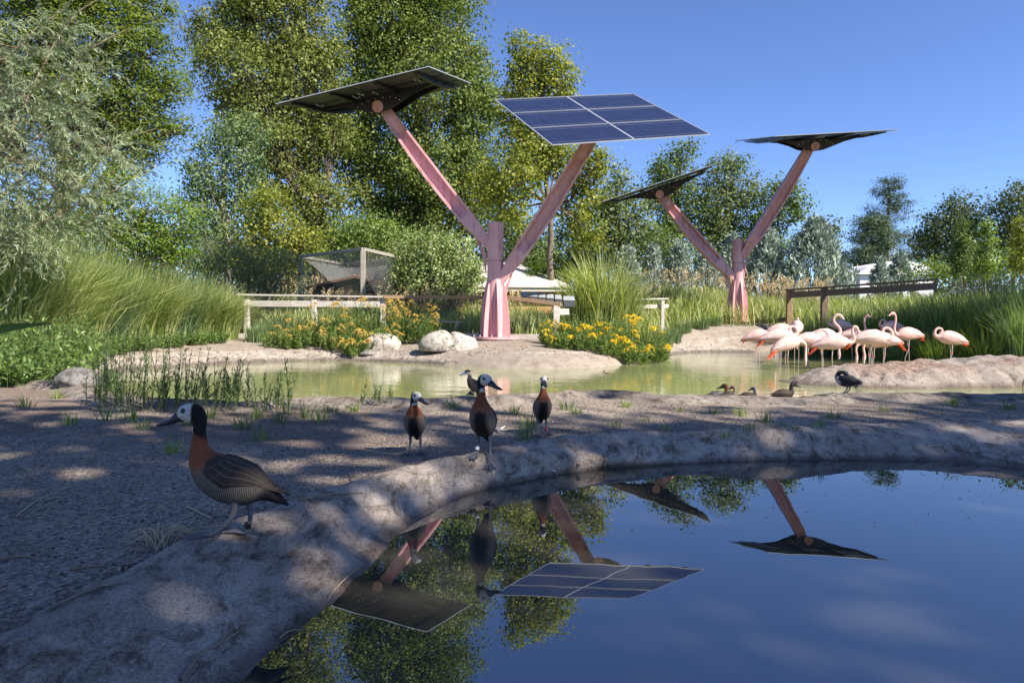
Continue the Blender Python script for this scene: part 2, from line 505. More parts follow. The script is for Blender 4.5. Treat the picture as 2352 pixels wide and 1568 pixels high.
nw = np.concatenate([(A * 1.12 - B * .12)[::6], [[5.5, 2.2], [5.5, -3], [-4, -3], [-1.6, .3]]])
sheet('near_pond_water', [(-1.6, -2.5), (8.5, -2.5), (8.5, 4.6), (-1.6, 4.6)], Z_NEAR, M_wn)
sheet('far_pond_water', [(-8.5, 4.2), (18.5, 4.2), (18.5, 26), (-8.5, 26)], Z_FAR, M_wf)

# --- ground probe
_tv, _tf = [], []
for ob in (ground, rim, lip, bank):
    n0 = len(_tv)
    co = np.empty(len(ob.data.vertices) * 3, np.float32); ob.data.vertices.foreach_get('co', co)
    vi = np.empty(len(ob.data.loops), np.int32); ob.data.loops.foreach_get('vertex_index', vi)
    _tv += co.reshape(-1, 3).tolist(); _tf += (vi.reshape(-1, 4) + n0).tolist()
BVH = BVHTree.FromPolygons(_tv, _tf)
def hit(px, py, fallback_y=8.0):
    """the place on the ground seen at that spot of the picture"""
    r = ray(px, py)
    h = BVH.ray_cast(Vector((0, 0, CAM_Z)), Vector(r).normalized(), 300)
    return np.array(h[0]) if h[0] is not None else at_y(px, py, fallback_y)
def gz(x, y):
    h = BVH.ray_cast(Vector((float(x), float(y), 30)), Vector((0, 0, -1)), 60)
    return h[0].z if h[0] is not None else 0.0
def gzs(X, Y): return np.array([gz(a, b) for a, b in zip(X, Y)])
def ground_at(px, y):
    """a ground point at depth y under picture column px"""
    x = at_y(px, 760, y)[0]
    return np.array([x, y, gz(x, y)])
# =================================================================== PLANT GENERATORS
def unit(v): return v / (np.linalg.norm(v, axis=-1, keepdims=True) + 1e-9)
def leaf_quads(P, A, N, L, W):
    """rhombic leaves: P base, A axis (unit), N rough normal, L length, W width"""
    S = unit(np.cross(A, N)); L = np.asarray(L)[..., None]; W = np.asarray(W)[..., None]
    bend = unit(np.cross(S, A)) * L * .12
    V = np.stack([P, P + A * L * .42 + S * W * .5 + bend, P + A * L, P + A * L * .42 - S * W * .5 + bend], 1)
    n = len(P)
    return V.reshape(-1, 3), np.arange(4 * n).reshape(n, 4)
def lobes_px(lst, y, depth=1.0):
    """(px, py, rx, ry[, dy]) picture ellipses at depth y -> ellipsoids in metres"""
    out = []
    for q in lst:
        px, py, rx, ry = q[:4]; yy = y + (q[4] if len(q) > 4 else 0)
        c = at_y(px, py, yy); k = yy / F
        out.append([c[0], c[1], c[2], rx * k, depth * (rx + ry) * .5 * k, ry * k])
    return np.array(out)
def clusters(lobes, dens, rg, shell=.55):
    C, Lb = [], []
    for i, l in enumerate(lobes):
        n = max(3, int(dens * (l[3] * l[4] + l[4] * l[5] + l[3] * l[5]) / 3))
        d = unit(rg.normal(size=(n, 3)))
        r = shell + (1 - shell) * rg.random(n) ** .7
        r = r * (1 + .18 * rg.normal(size=n))
        C.append(l[:3] + d * r[:, None] * l[3:]); Lb += [i] * n
    return np.concatenate(C), np.array(Lb)
def crown(C, per, cr, leaf, rg, flat=.8, up=.45, droop=.25, aspect=.75, size_var=.3):
    n = len(C) * per
    P = np.repeat(C, per, 0)
    cs = np.repeat(cr * (.6 + .8 * rg.random(len(C))), per)[:, None]
    P = P + rg.normal(size=(n, 3)) * cs * np.array([1, 1, flat])
    mid = C.mean(0)
    ow = unit(P - np.repeat(C, per, 0)) + .5 * unit(P - mid)
    A = unit(rg.normal(size=(n, 3)) + np.array([0, 0, -droop]))
    N = unit(rg.normal(size=(n, 3)) * .62 + ow * .75 + np.array([0, 0, up]))
    A = unit(A - N * np.sum(A * N, 1, keepdims=True) * .8)
    L = leaf * (1 + size_var * rg.normal(size=n)).clip(.35, 2.0)
    V, Fq = leaf_quads(P, A, N, L, L * aspect)
    rnd = (np.repeat(rg.random(len(C)), per) * .68 + rg.random(n) * .32)
    return V, Fq, rnd
def limbs(base, top, rb, lobes, C, Lb, rg, twigs=.35, wob=.12, low=.12):
    base = np.array(base, float); top = np.array(top, float)
    H = np.linalg.norm(top - base)
    k = 9
    tr = base + (top - base) * np.linspace(0, 1, k)[:, None]
    tr[1:-1, :2] += rg.normal(size=(k - 2, 2)) * wob * H * .06
    tr = catmull(tr, 16)
    rad = rb * (1 - .82 * np.linspace(0, 1, 16)) ; rad[0] *= 1.35
    paths, rads = [tr], [rad]
    for i, l in enumerate(lobes):
        c = l[:3]
        f = np.clip((c[2] - base[2]) / H - .22 - .1 * rg.random(), low, .95)
        st = tr[int(f * 15)]; r0 = rad[int(f * 15)] * .55
        mid = (st + c) / 2 + np.array([0, 0, .06 * H]) * rg.normal() * .5
        pth = catmull([st, mid, c], 7)
        paths.append(pth); rads.append(np.linspace(r0, r0 * .3 + .008, 7))
        idx = np.where(Lb == i)[0]
        idx = idx[rg.random(len(idx)) < twigs]
        for j in idx:
            s0 = pth[rg.integers(2, 7)]
            m2 = (s0 + C[j]) / 2 + rg.normal(size=3) * .05 * l[3:]
            paths.append(np.array([s0, m2, C[j]])); rads.append(np.array([r0 * .22 + .006, r0 * .14 + .005, .004]))
    return many_tubes(paths, rads, 5)
def make_tree(name, label, lobes, leafmat, barkmat, trunk_px, y, rb, dens, per, cr, leaf, seed, group=None, shell=.55, parent_cat='tree', twigs=.35, low=.12, **kw):
    rg = np.random.default_rng(seed)
    C, Lb = clusters(lobes, dens, rg, shell)
    (bx, by), (tx, ty) = trunk_px
    b = at_y(bx, by, y); b[2] = min(gz(b[0], y), b[2]) - .05
    tp = at_y(tx, ty, y)
    root = empty(name, b)
    V, Fq = limbs(b, tp, rb, lobes, C, Lb, rg, twigs, .12, low)
    np_mesh('trunk', V - b, Fq, barkmat, root, smooth=True)
    V, Fq, rnd = crown(C, per, cr, leaf, rg, **kw)
    np_mesh('crown', V - b, Fq, leafmat, root, face_attr={'rnd': rnd})
    tag(root, label, parent_cat, group)
    return root
def blades(P, D, L, W, arch, rg, seg=3, twist=.0):
    """grass blades: P base, D lean direction (horizontal unit), L length, W width, arch 0..1"""
    n = len(P)
    t = np.linspace(0, 1, seg + 1)
    L = np.asarray(L)[:, None]; arch = np.asarray(arch)[:, None]
    ang = (np.pi / 2 - arch * (.25 + 1.55 * t[None] ** 1.4))            # heading angle above the ground along the blade
    ds = L / seg
    dx = np.cos(ang) * ds; dz = np.sin(ang) * ds
    X = np.concatenate([np.zeros((n, 1)), np.cumsum(dx[:, :-1], 1)], 1)
    Z = np.concatenate([np.zeros((n, 1)), np.cumsum(dz[:, :-1], 1)], 1)
    S = np.stack([-D[:, 1], D[:, 0], np.zeros(n)], 1)
    S = unit(S + rg.normal(size=(n, 3)) * .35)
    D3 = np.concatenate([D, np.zeros((n, 1))], 1)
    C = P[:, None] + D3[:, None] * X[..., None] + np.array([0, 0, 1.0]) * Z[..., None]
    w = np.interp(t, [0, .35, .8, 1], [.7, 1, .6, .06])
    Wd = np.asarray(W)[:, None, None] * w[None, :, None] * .5
    V = np.stack([C - S[:, None] * Wd, C + S[:, None] * Wd], 2)      # n,seg+1,2,3
    i0 = (np.arange(n)[:, None] * (seg + 1) + np.arange(seg)[None]) * 2
    Fq = np.stack([i0, i0 + 1, i0 + 3, i0 + 2], -1).reshape(-1, 4)
    return V.reshape(-1, 3), Fq
def clump_blades(c, r, n, h, w, rg, arch=(.3, .9), lean=None, tight=.6):
    a = rg.random(n) * 2 * np.pi; rr = r * rg.random(n) ** tight
    P = np.stack([c[0] + np.cos(a) * rr * .55, c[1] + np.sin(a) * rr * .55, np.full(n, c[2])], 1)
    D = np.stack([np.cos(a), np.sin(a)], 1) + rg.normal(size=(n, 2)) * .45
    if lean is not None: D = D + np.array(lean)
    D = unit(D)
    L = h * (.55 + .55 * rg.random(n)); W = w * (.6 + .8 * rg.random(n))
    ar = arch[0] + (arch[1] - arch[0]) * rg.random(n)
    return blades(P, D, L, W, ar, rg)
def merge(parts):
    Vs, Fs, n = [], [], 0
    for V, Fq in parts:
        Vs.append(V); Fs.append(Fq + n); n += len(V)
    return np.concatenate(Vs), np.concatenate(Fs)
def rand_faces(Fq, rg, per):
    m = len(Fq) // per
    return np.repeat(rg.random(m), per)
def sprays(B, D, Ln, nleaf, leaf, aspect, rg, droop=.4, angle=.9, stem_r=.004):
    """leafy twigs: base B, direction D, length Ln -> (leaf V,F, stem V,F)"""
    LV, LA, LN, LL, paths, rads = [], [], [], [], [], []
    for b, d, l in zip(B, D, Ln):
        t = np.linspace(0, 1, 5)[:, None]
        pth = b + d * l * t + np.array([0, 0, -droop * l]) * t ** 2 + rg.normal(size=3) * .06 * l * t ** 2
        paths.append(pth); rads.append(np.linspace(stem_r, stem_r * .35, 5))
        u = np.sort(.12 + .88 * rg.random(nleaf))
        pos = np.stack([np.interp(u, t[:, 0], pth[:, k]) for k in range(3)], 1)
        tan = unit(np.gradient(pth, axis=0)); tn = np.stack([np.interp(u, t[:, 0], tan[:, k]) for k in range(3)], 1)
        rd = unit(rg.normal(size=(nleaf, 3)))
        ax = unit(tn + rd * angle)
        LV.append(pos); LA.append(ax); LN.append(unit(rg.normal(size=(nleaf, 3)) + [0, 0, .7])); LL.append(leaf * (.6 + .7 * rg.random(nleaf)) * (1.1 - .5 * u))
    P, A_, N_2, L = map(np.concatenate, (LV, LA, LN, LL))
    lv = leaf_quads(P, A_, N_2, L, L * aspect)
    return lv, many_tubes(paths, rads, 3)

# materials of the plants
M_bark = simple('bark_grey', (.17, .14, .115), .95, 0, .1, .45, 7, .03)
M_bark2 = simple('bark_brown', (.15, .115, .09), .95, 0, .1, .4, 9, .03)
M_barkp = simple('bark_pale', (.30, .27, .23), .9, 0, .1, .35, 9, .02)
M_stem = simple('green_stem', (.10, .13, .05), .7, 0, .3, .3, 30)
M_twig = simple('dry_twig', (.26, .20, .14), .85, 0, .2, .3, 30)
M_cotton = leaf_mat('cottonwood_leaf', [(.0, (.05, .07, .016)), (.5, (.12, .145, .035)), (1, (.22, .225, .07))], .3, .55, .25)
M_cotton2 = leaf_mat('cottonwood_leaf_dark', [(.0, (.04, .064, .015)), (.5, (.10, .135, .03)), (1, (.19, .215, .06))], .3, .55, .25)
M_yellow = leaf_mat('yellowing_leaf', [(.0, (.07, .10, .02)), (.5, (.15, .175, .03)), (1, (.30, .28, .05))], .35, .5, .3)
M_locust = leaf_mat('locust_leaf', [(.0, (.045, .07, .014)), (.5, (.105, .145, .03)), (1, (.19, .22, .055))], .4, .5, .3)
M_locust2 = leaf_mat('locust_leaf_bright', [(.0, (.05, .09, .012)), (.5, (.11, .17, .022)), (1, (.2, .25, .04))], .42, .5, .3)
M_silver = leaf_mat('silver_leaf', [(.0, (.10, .14, .07)), (.5, (.185, .235, .13)), (1, (.31, .355, .23))], .2, .5, .35, (1.1, 1.15, .8))
M_bluegreen = leaf_mat('blue_green_leaf', [(.0, (.05, .085, .035)), (.5, (.1, .15, .065)), (1, (.17, .22, .1))], .3, .5, .3)
M_willow = leaf_mat('willow_leaf', [(.0, (.05, .075, .025)), (.5, (.105, .135, .05)), (1, (.17, .2, .08))], .3, .5, .3)
M_farleaf = leaf_mat('far_leaf', [(.0, (.035, .06, .018)), (.5, (.085, .125, .035)), (1, (.15, .19, .055))], .3, .5, .3)
M_elm = leaf_mat('elm_leaf', [(.0, (.035, .052, .02)), (.5, (.075, .10, .038)), (1, (.135, .165, .065))], .25, .5, .3)
M_pine = leaf_mat('pine_needle', [(.0, (.025, .045, .02)), (.5, (.05, .08, .035)), (1, (.09, .12, .055))], .1, .5, .3)
M_juniper = leaf_mat('juniper_scale', [(.0, (.13, .17, .14)), (.5, (.25, .30, .255)), (1, (.38, .43, .37))], .1, .6, .25, (1, 1.1, .9))
M_bush = leaf_mat('bush_leaf', [(.0, (.05, .085, .018)), (.5, (.115, .17, .035)), (1, (.2, .25, .07))], .32, .45, .4)
M_pale = leaf_mat('pale_leaf', [(.0, (.08, .12, .035)), (.5, (.18, .23, .085)), (1, (.38, .42, .23))], .3, .45, .4)
M_tamar = leaf_mat('tamarisk_leaf', [(.0, (.07, .095, .05)), (.5, (.13, .165, .085)), (1, (.2, .235, .13))], .25, .6, .25)
M_grass = leaf_mat('grass_blade', [(.0, (.06, .095, .022)), (.5, (.13, .185, .04)), (.85, (.21, .26, .075)), (1, (.33, .32, .15))], .35, .5, .3)
M_grass2 = leaf_mat('grass_blade_pale', [(.0, (.12, .155, .05)), (.5, (.23, .275, .095)), (.85, (.34, .365, .16)), (1, (.46, .42, .24))], .35, .5, .3)
M_grass3 = leaf_mat('grass_blade_blue', [(.0, (.055, .09, .035)), (.5, (.11, .165, .07)), (1, (.22, .28, .15))], .3, .5, .3)
M_seed = leaf_mat('seed_head', [(.0, (.32, .25, .14)), (.5, (.46, .37, .23)), (1, (.6, .5, .34))], .3, .8, .1, (1.2, 1.1, .8))
M_weed = leaf_mat('weed_leaf', [(.0, (.04, .07, .025)), (.5, (.085, .13, .045)), (1, (.16, .2, .08))], .35, .5, .3)
M_broad = leaf_mat('broad_leaf', [(.0, (.035, .065, .018)), (.5, (.08, .135, .03)), (1, (.17, .24, .065))], .3, .45, .4)
M_gold = leaf_mat('goldenrod_leaf', [(.0, (.05, .085, .02)), (.5, (.11, .16, .04)), (1, (.2, .25, .075))], .32, .5, .3)
M_flower = leaf_mat('goldenrod_flower', [(.0, (.42, .27, .015)), (.5, (.7, .48, .02)), (1, (.85, .66, .06))], .25, .8, .1, (1.1, 1.0, .5))
M_flower2 = leaf_mat('faded_flower', [(.0, (.3, .2, .05)), (.5, (.46, .32, .08)), (1, (.6, .45, .14))], .25, .8, .1, (1.1, 1.0, .5))

# =================================================================== TREES
make_tree('cottonwood_tree', 'large cottonwood crowding the upper left of the aviary cage, leaning left branch tip', lobes_px(
    [(620, 60, 125, 105), (555, 165, 105, 85, -1), (700, 190, 100, 95), (478, 95, 40, 50), (600, 290, 85, 75, -1), (705, 330, 75, 100, 1), (680, -90, 110, 120),
     (640, 410, 85, 65), (735, 470, 75, 80), (545, 30, 55, 50), (590, -40, 70, 70), (455, 60, 18, 28), (760, 120, 40, 70), (740, 560, 60, 60), (560, 240, 60, 60), (770, 300, 45, 60)], 32),
    M_cotton, M_bark2, ((738, 640), (700, -120)), 32, .3, 60, 39, .26, .12, 11, 'tall trees behind the enclosure', .5, twigs=.15)
make_tree('cottonwood_tree', 'tallest dark cottonwood, directly behind the left solar panel', lobes_px(
    [(900, 40, 105, 115), (1010, 60, 90, 130), (865, 160, 75, 85), (1000, 200, 115, 95, -1), (1085, 280, 60, 75), (900, 330, 95, 85), (1010, 400, 105, 85, -1),
     (865, 445, 70, 65), (960, -100, 125, 120), (1090, 165, 42, 65), (1130, 240, 30, 50), (840, 70, 50, 90), (880, 560, 60, 60), (1020, 520, 80, 60), (815, 280, 55, 80), (810, 360, 60, 60), (940, 480, 80, 70), (1080, 380, 60, 70), (1110, 450, 50, 50)], 35),
    M_cotton2, M_bark2, ((958, 650), (960, -150)), 35, .32, 56, 39, .28, .127, 12, 'tall trees behind the enclosure', .5, twigs=.15)
make_tree('yellowing_tree', 'yellow-green tree with slim grey trunk behind the right-hand solar panel', lobes_px(
    [(1235, 145, 62, 48), (1275, 190, 42, 55), (1197, 108, 32, 28), (1290, 245, 38, 45), (1180, 400, 75, 60, -1), (1235, 365, 75, 45), (1335, 430, 50, 80, 1),
     (1150, 470, 50, 45, -1), (1290, 340, 62, 45), (1350, 525, 38, 50), (1372, 385, 22, 45), (1185, 165, 22, 28), (1120, 420, 35, 40), (1205, 215, 45, 50), (1235, 275, 55, 45), (1175, 260, 35, 45), (1190, 320, 45, 40)], 24),
    M_yellow, M_bark, ((1272, 690), (1250, 120)), 24, .15, 80, 40, .2, .10, 13, None, .5, low=.5)
make_tree('locust_tree', 'feathery dark green locust filling the top left corner', lobes_px(
    [(60, 90, 140, 120), (220, 80, 140, 95), (330, 130, 80, 85), (385, 205, 50, 45), (300, 260, 110, 75), (180, 250, 130, 110), (325, 340, 80, 55),
     (-90, 200, 140, 220), (405, 300, 30, 30), (150, -60, 200, 110), (330, 25, 55, 50), (390, 20, 18, 22)], 17, .9),
    M_locust, M_bark2, ((140, 700), (120, -60)), 17, .2, 150, 38, .18, .09, 14, None, .45, aspect=.42, flat=.45, up=1.4)
make_tree('locust_tree', 'bright yellow-green locust below the dark one, above the left grasses', lobes_px(
    [(230, 430, 120, 75), (345, 470, 90, 60), (250, 530, 120, 45), (110, 520, 120, 60), (400, 560, 70, 45), (330, 570, 90, 40), (420, 500, 45, 40)], 15.5, .8),
    M_locust2, M_bark2, ((240, 700), (260, 430)), 15.5, .12, 140, 38, .16, .07, 15, None, .4, aspect=.42, flat=.4, up=1.4)
make_tree('blue_green_tree', 'slender blue-green tree in the gap left of the big cottonwoods', lobes_px(
    [(510, 315, 65, 48), (480, 390, 55, 60), (560, 380, 50, 55), (520, 470, 62, 62), (455, 450, 50, 50), (580, 300, 30, 40), (470, 540, 60, 45), (590, 480, 40, 50)], 27),
    M_bluegreen, M_barkp, ((530, 650), (510, 300)), 27, .16, 55, 40, .26, .10, 16, None, .5)
make_tree('bright_tree', 'small lime-green tree rising above the tamarisk bush', lobes_px(
    [(610, 480, 55, 50), (650, 530, 50, 45), (580, 540, 50, 45), (700, 560, 45, 35), (560, 600, 60, 45), (640, 600, 60, 40)], 24),
    M_yellow, M_bark, ((620, 680), (615, 470)), 24, .1, 95, 40, .2, .085, 17, None, .45)
# far trees on the right
bgt = [([(1412, 430, 34, 50), (1440, 490, 55, 60), (1400, 560, 55, 50), (1460, 560, 45, 50), (1380, 500, 35, 50)], 42, M_willow, ((1430, 640), (1415, 420)), 'grey-green willow just right of the yellowing tree'),
       ([(1545, 395, 42, 42), (1565, 355, 34, 28), (1512, 400, 26, 28), (1520, 460, 45, 45), (1575, 470, 50, 60), (1530, 540, 60, 50)], 48, M_farleaf, ((1555, 640), (1560, 350)), 'far tree with a knobbly top behind the smallest tilted panel'),
       ([(1655, 405, 40, 42), (1690, 372, 30, 24), (1650, 480, 60, 60), (1715, 440, 50, 45), (1690, 540, 70, 50), (1625, 540, 40, 50)], 48, M_willow, ((1680, 640), (1680, 380)), 'soft willow between the arms of the far solar tree'),
       ([(1795, 455, 48, 42), (1765, 520, 50, 50), (1830, 480, 24, 34), (1815, 430, 24, 20), (1740, 580, 50, 40)], 46, M_farleaf, ((1775, 640), (1790, 440)), 'open-branched tree right of the far solar tree'),
       ([(1870, 545, 45, 22), (1830, 565, 40, 25), (1905, 520, 24, 20)], 50, M_elm, ((1900, 650), (1890, 530)), 'low straggly tree between the far solar tree and the pines'),
       ([(2145, 520, 34, 34), (2150, 575, 40, 40), (2120, 560, 26, 40)], 52, M_elm, ((2150, 650), (2145, 500)), 'narrow dark elm just right of the pines'),
       ([(2215, 485, 50, 42), (2190, 530, 40, 40), (2245, 535, 42, 42), (2215, 590, 50, 35)], 50, M_elm, ((2215, 650), (2215, 470)), 'round-topped dark elm near the right edge'),
       ([(2325, 480, 50, 48), (2355, 440, 36, 26), (2300, 545, 42, 44), (2360, 560, 60, 50), (2420, 500, 60, 60)], 48, M_elm, ((2330, 650), (2340, 450)), 'tallest dark elm cut by the right edge')]
for k, (lb, y, m, tr, label) in enumerate(bgt):
    make_tree('broadleaf_tree', label, lobes_px(lb, y), m, M_bark2, tr, y, .16, 30, 34, .34, .165, 30 + k, 'far trees along the right horizon', .45, twigs=.5)
# pines: trunk, whorled limbs, tufted needles
def pine(label, tx, ty, by, wid, y, seed, lean=0, bare=.3):
    rg = np.random.default_rng(seed)
    b = at_y(tx, by, y); b[2] = gz(b[0], y) - .1
    tp = at_y(tx + lean, ty, y); H = tp[2] - b[2]
    root = empty('pine_tree', b)
    paths = [np.array([b + (tp - b) * u + [rg.normal() * .05, rg.normal() * .05, 0] for u in np.linspace(0, 1, 12)])]
    rads = [np.linspace(.26, .04, 12)]
    C = []
    for u in np.linspace(bare, .98, 19):
        p0 = b + (tp - b) * u
        reach = wid * y / F * (1 - .75 * ((u - bare) / (1 - bare)) ** 1.2) * (.7 + .5 * rg.random())
        for a in rg.random(4) * 2 * np.pi:
            e = p0 + np.array([math.cos(a) * reach, math.sin(a) * reach, reach * (.12 + .25 * rg.random())])
            m = (p0 + e) / 2 - [0, 0, .1 * reach]
            paths.append(catmull([p0, m, e], 5)); rads.append(np.linspace(.06 * (1 - .6 * u), .012, 5))
            for v in np.linspace(.35, 1.05, 5):
                C.append(p0 + (e - p0) * v + rg.normal(size=3) * [.35, .35, .08])
    V, Fq = many_tubes(paths, rads, 6)
    np_mesh('trunk', V - b, Fq, M_bark2, root, smooth=True)
    V, Fq, rnd = crown(np.array(C), 44, .31, .21, rg, flat=.45, up=.3, droop=-.5, aspect=.22)
    np_mesh('crown', V - b, Fq, M_pine, root, face_attr={'rnd': rnd})
    tag(root, label, 'tree', 'pines on the right horizon')
pine('shorter pine with bare lower trunk, left of the taller pine', 1999, 500, 640, 62, 58, 61, 6, .42)
pine('tallest pine on the right skyline', 2040, 416, 640, 78, 62, 62, 0, .25)

# blue junipers: upright flame-like sprays
def juniper(label, px, top, half, y, seed, mat=M_juniper):
    rg = np.random.default_rng(seed)
    k = y / F
    x0 = at_y(px, 700, y)[0]; z0 = gz(x0, y) - .05; zt = at_y(px, top, y)[2]
    b = np.array([x0, y, z0]); H = zt - z0; R = half * k
    n = int(330 * max(.5, R * 1.1))
    u = rg.random(n) ** .8; a = rg.random(n) * 2 * np.pi
    prof = R * np.interp(u, [0, .12, .35, .7, 1], [.75, 1, .95, .5, .04])
    rr = prof * (.72 + .33 * rg.random(n)); wob = 1 + .22 * np.sin(a * 3 + seed) * (1 - u)
    C = b + np.stack([np.cos(a) * rr * wob, np.sin(a) * rr * wob, u * H], 1)
    out = unit(np.stack([np.cos(a) * .55, np.sin(a) * .55, np.ones(n)], 1) + rg.normal(size=(n, 3)) * .18)
    per = 15
    P = np.repeat(C, per, 0) + np.repeat(out, per, 0) * (rg.random((n * per, 1)) - .35) * .42 * (H / 4) + rg.normal(size=(n * per, 3)) * .05
    A_ = unit(np.repeat(out, per, 0) + rg.normal(size=(n * per, 3)) * .35)
    L = .15 * (.6 + .7 * rg.random(n * per)) * (H / 4 + .4)
    V, Fq = leaf_quads(P, A_, unit(rg.normal(size=(n * per, 3))), L, L * .33)
    root = empty('juniper_shrub', b)
    np_mesh('foliage', V - b, Fq, mat, root, face_attr={'rnd': np.repeat(rg.random(n), per) * .6 + .4 * rg.random(n * per)})
    paths = [np.array([b, b + [rg.normal() * .2 * R, rg.normal() * .2 * R, H * (.4 + .3 * rg.random())]]) for _ in range(5)]
    V, Fq = many_tubes(paths, [np.array([.07, .02])] * 5, 6)
    np_mesh('trunk', V - b, Fq, M_bark2, root, smooth=True)
    tag(root, label, 'shrub', 'blue junipers behind the meadow')
for k, (px, top, half, y, lab) in enumerate([
    (1440, 575, 34, 31, 'pale blue juniper half hidden by the tall pampas grass'),
    (1500, 572, 32, 32, 'small blue juniper right of the tall pampas grass'),
    (1560, 562, 36, 33, 'blue juniper left of the far solar tree, second from the pampas grass'),
    (1622, 570, 34, 34, 'blue juniper just left of the far pink post'),
    (1680, 548, 38, 35, 'blue juniper directly behind the far pink post'),
    (1760, 538, 52, 34, 'broad blue juniper right of the far pink post'),
    (1870, 515, 82, 33, 'largest blue juniper, rounded and dense'),
    (2020, 598, 26, 34, 'small blue juniper in front of the white roof'),
    (2065, 588, 38, 36, 'blue juniper on the right of the white roof')]):
    juniper(lab, px, top, half, y, 80 + k)

# bushes
def bush(name, label, lobes, mat, y, dens, per, cr, leaf, seed, **kw):
    rg = np.random.default_rng(seed)
    C, Lb = clusters(lobes, dens, rg, kw.pop('shell', .5))
    c = lobes[:, :3].mean(0); b = np.array([c[0], c[1], gz(c[0], c[1]) - .05])
    C = C[C[:, 2] > b[2] + .05]
    root = empty(name, b)
    V, Fq, rnd = crown(C, per, cr, leaf, rg, **kw)
    np_mesh('foliage', V - b, Fq, mat, root, face_attr={'rnd': rnd})
    sel = C[rg.random(len(C)) < .25]
    paths = [catmull([b + rg.normal(size=3) * [.15, .15, 0], (b + s) / 2 + rg.normal(size=3) * .12, s], 5) for s in sel]
    V, Fq = many_tubes(paths, [np.linspace(.03, .006, 5)] * len(paths), 5)
    np_mesh('stems', V - b, Fq, M_bark, root, smooth=True)
    return tag(root, label, 'bush')
bush('leafy_bush', 'dense green bush behind the netted cage, below the left solar panel', lobes_px(
    [(850, 540, 90, 45), (800, 570, 70, 45), (920, 580, 60, 60), (760, 600, 50, 40)], 26), M_bush, 26, 110, 44, .17, .075, 101)
bush('pale_bush', 'bush with pale variegated leaves just left of the near pink post', lobes_px(
    [(1000, 570, 75, 45), (960, 610, 70, 45), (1050, 600, 55, 50), (1010, 650, 80, 40), (1080, 640, 35, 40), (930, 655, 45, 35)], 23), M_pale, 23, 130, 44, .15, .07, 102)
bush('tamarisk_bush', 'feathery grey-green tamarisk left of the netted cage', lobes_px(
    [(600, 600, 75, 45), (540, 610, 60, 45), (660, 620, 45, 45), (570, 650, 90, 35), (480, 590, 50, 40)], 20), M_tamar, 20, 170, 60, .15, .07, 103, aspect=.16, up=.1, droop=-.6)
bush('dark_bush', 'dark green undergrowth behind the slim grey trunk', lobes_px(
    [(1200, 590, 60, 50), (1330, 600, 60, 40), (1250, 640, 60, 35), (1180, 530, 50, 50)], 29), M_farleaf, 29, 70, 44, .24, .1, 104)
bush('lime_bush', 'small lime-green sumac at the foot of the slim grey trunk', lobes_px(
    [(1240, 618, 28, 18), (1225, 640, 22, 15), (1300, 628, 20, 16)], 24.5), M_locust2, 24.5, 300, 40, .09, .06, 105, aspect=.35, up=1.2)
bush('far_undergrowth', 'dark undergrowth along the foot of the far willows', lobes_px(
    [(1420, 600, 70, 45), (1560, 600, 80, 45), (1720, 600, 80, 40), (1500, 560, 50, 50)], 44), M_farleaf, 44, 22, 44, .42, .15, 106)
bush('right_undergrowth', 'sunlit yellow-green scrub below the dark elms', lobes_px(
    [(2140, 620, 50, 25), (2220, 615, 60, 28), (2310, 610, 60, 30), (2380, 600, 50, 40)], 34), M_bush, 34, 60, 36, .24, .1, 107)
for k, (px, top, y, lab) in enumerate([(2208, 500, 30, 'thin young poplar, left of the two at the right edge'), (2262, 505, 31, 'thin young poplar in front of the round-topped elm'),
                                       (2345, 495, 29, 'yellowing young poplar nearest the right edge')]):
    make_tree('poplar_sapling', lab, lobes_px([(px, top + 22, 12, 26), (px + 3, top + 65, 20, 32), (px - 3, top + 105, 26, 34)], y), (M_farleaf, M_bush, M_yellow)[k], M_barkp,
              ((px, 650), (px, top)), y, .05, 190, 24, .14, .085, 120 + k, 'young poplars on the right', .2)
# a belt of far woodland closing the left and middle horizon
rgb = np.random.default_rng(150)
for k, (x0, x1, top, y, m, lab) in enumerate([
    (-250, 180, 470, 40, M_farleaf, 'dim wood edge behind the far left locusts'), (180, 480, 520, 42, M_bluegreen, 'dim wood edge left of the slender blue-green tree'),
    (480, 800, 540, 44, M_farleaf, 'dim wood edge behind the tamarisk'), (800, 1120, 540, 44, M_willow, 'dim wood edge behind the netted cage'),
    (1120, 1400, 500, 44, M_farleaf, 'dim wood edge behind the slim grey trunk'), (1900, 2420, 590, 75, M_elm, 'low wood edge on the right horizon')]):
    lb = [(px, top + 35 + 18 * rgb.normal(), 48, 42 + 12 * rgb.random()) for px in np.arange(x0, x1, 60)] + [(px, top + 105, 52, 50) for px in np.arange(x0 + 20, x1, 65)]
    bush('wood_edge', lab, lobes_px(lb, y), m, y, 24 if y < 60 else 9, 20, .36 if y < 60 else .6, .2 if y < 60 else .28, 151 + k)
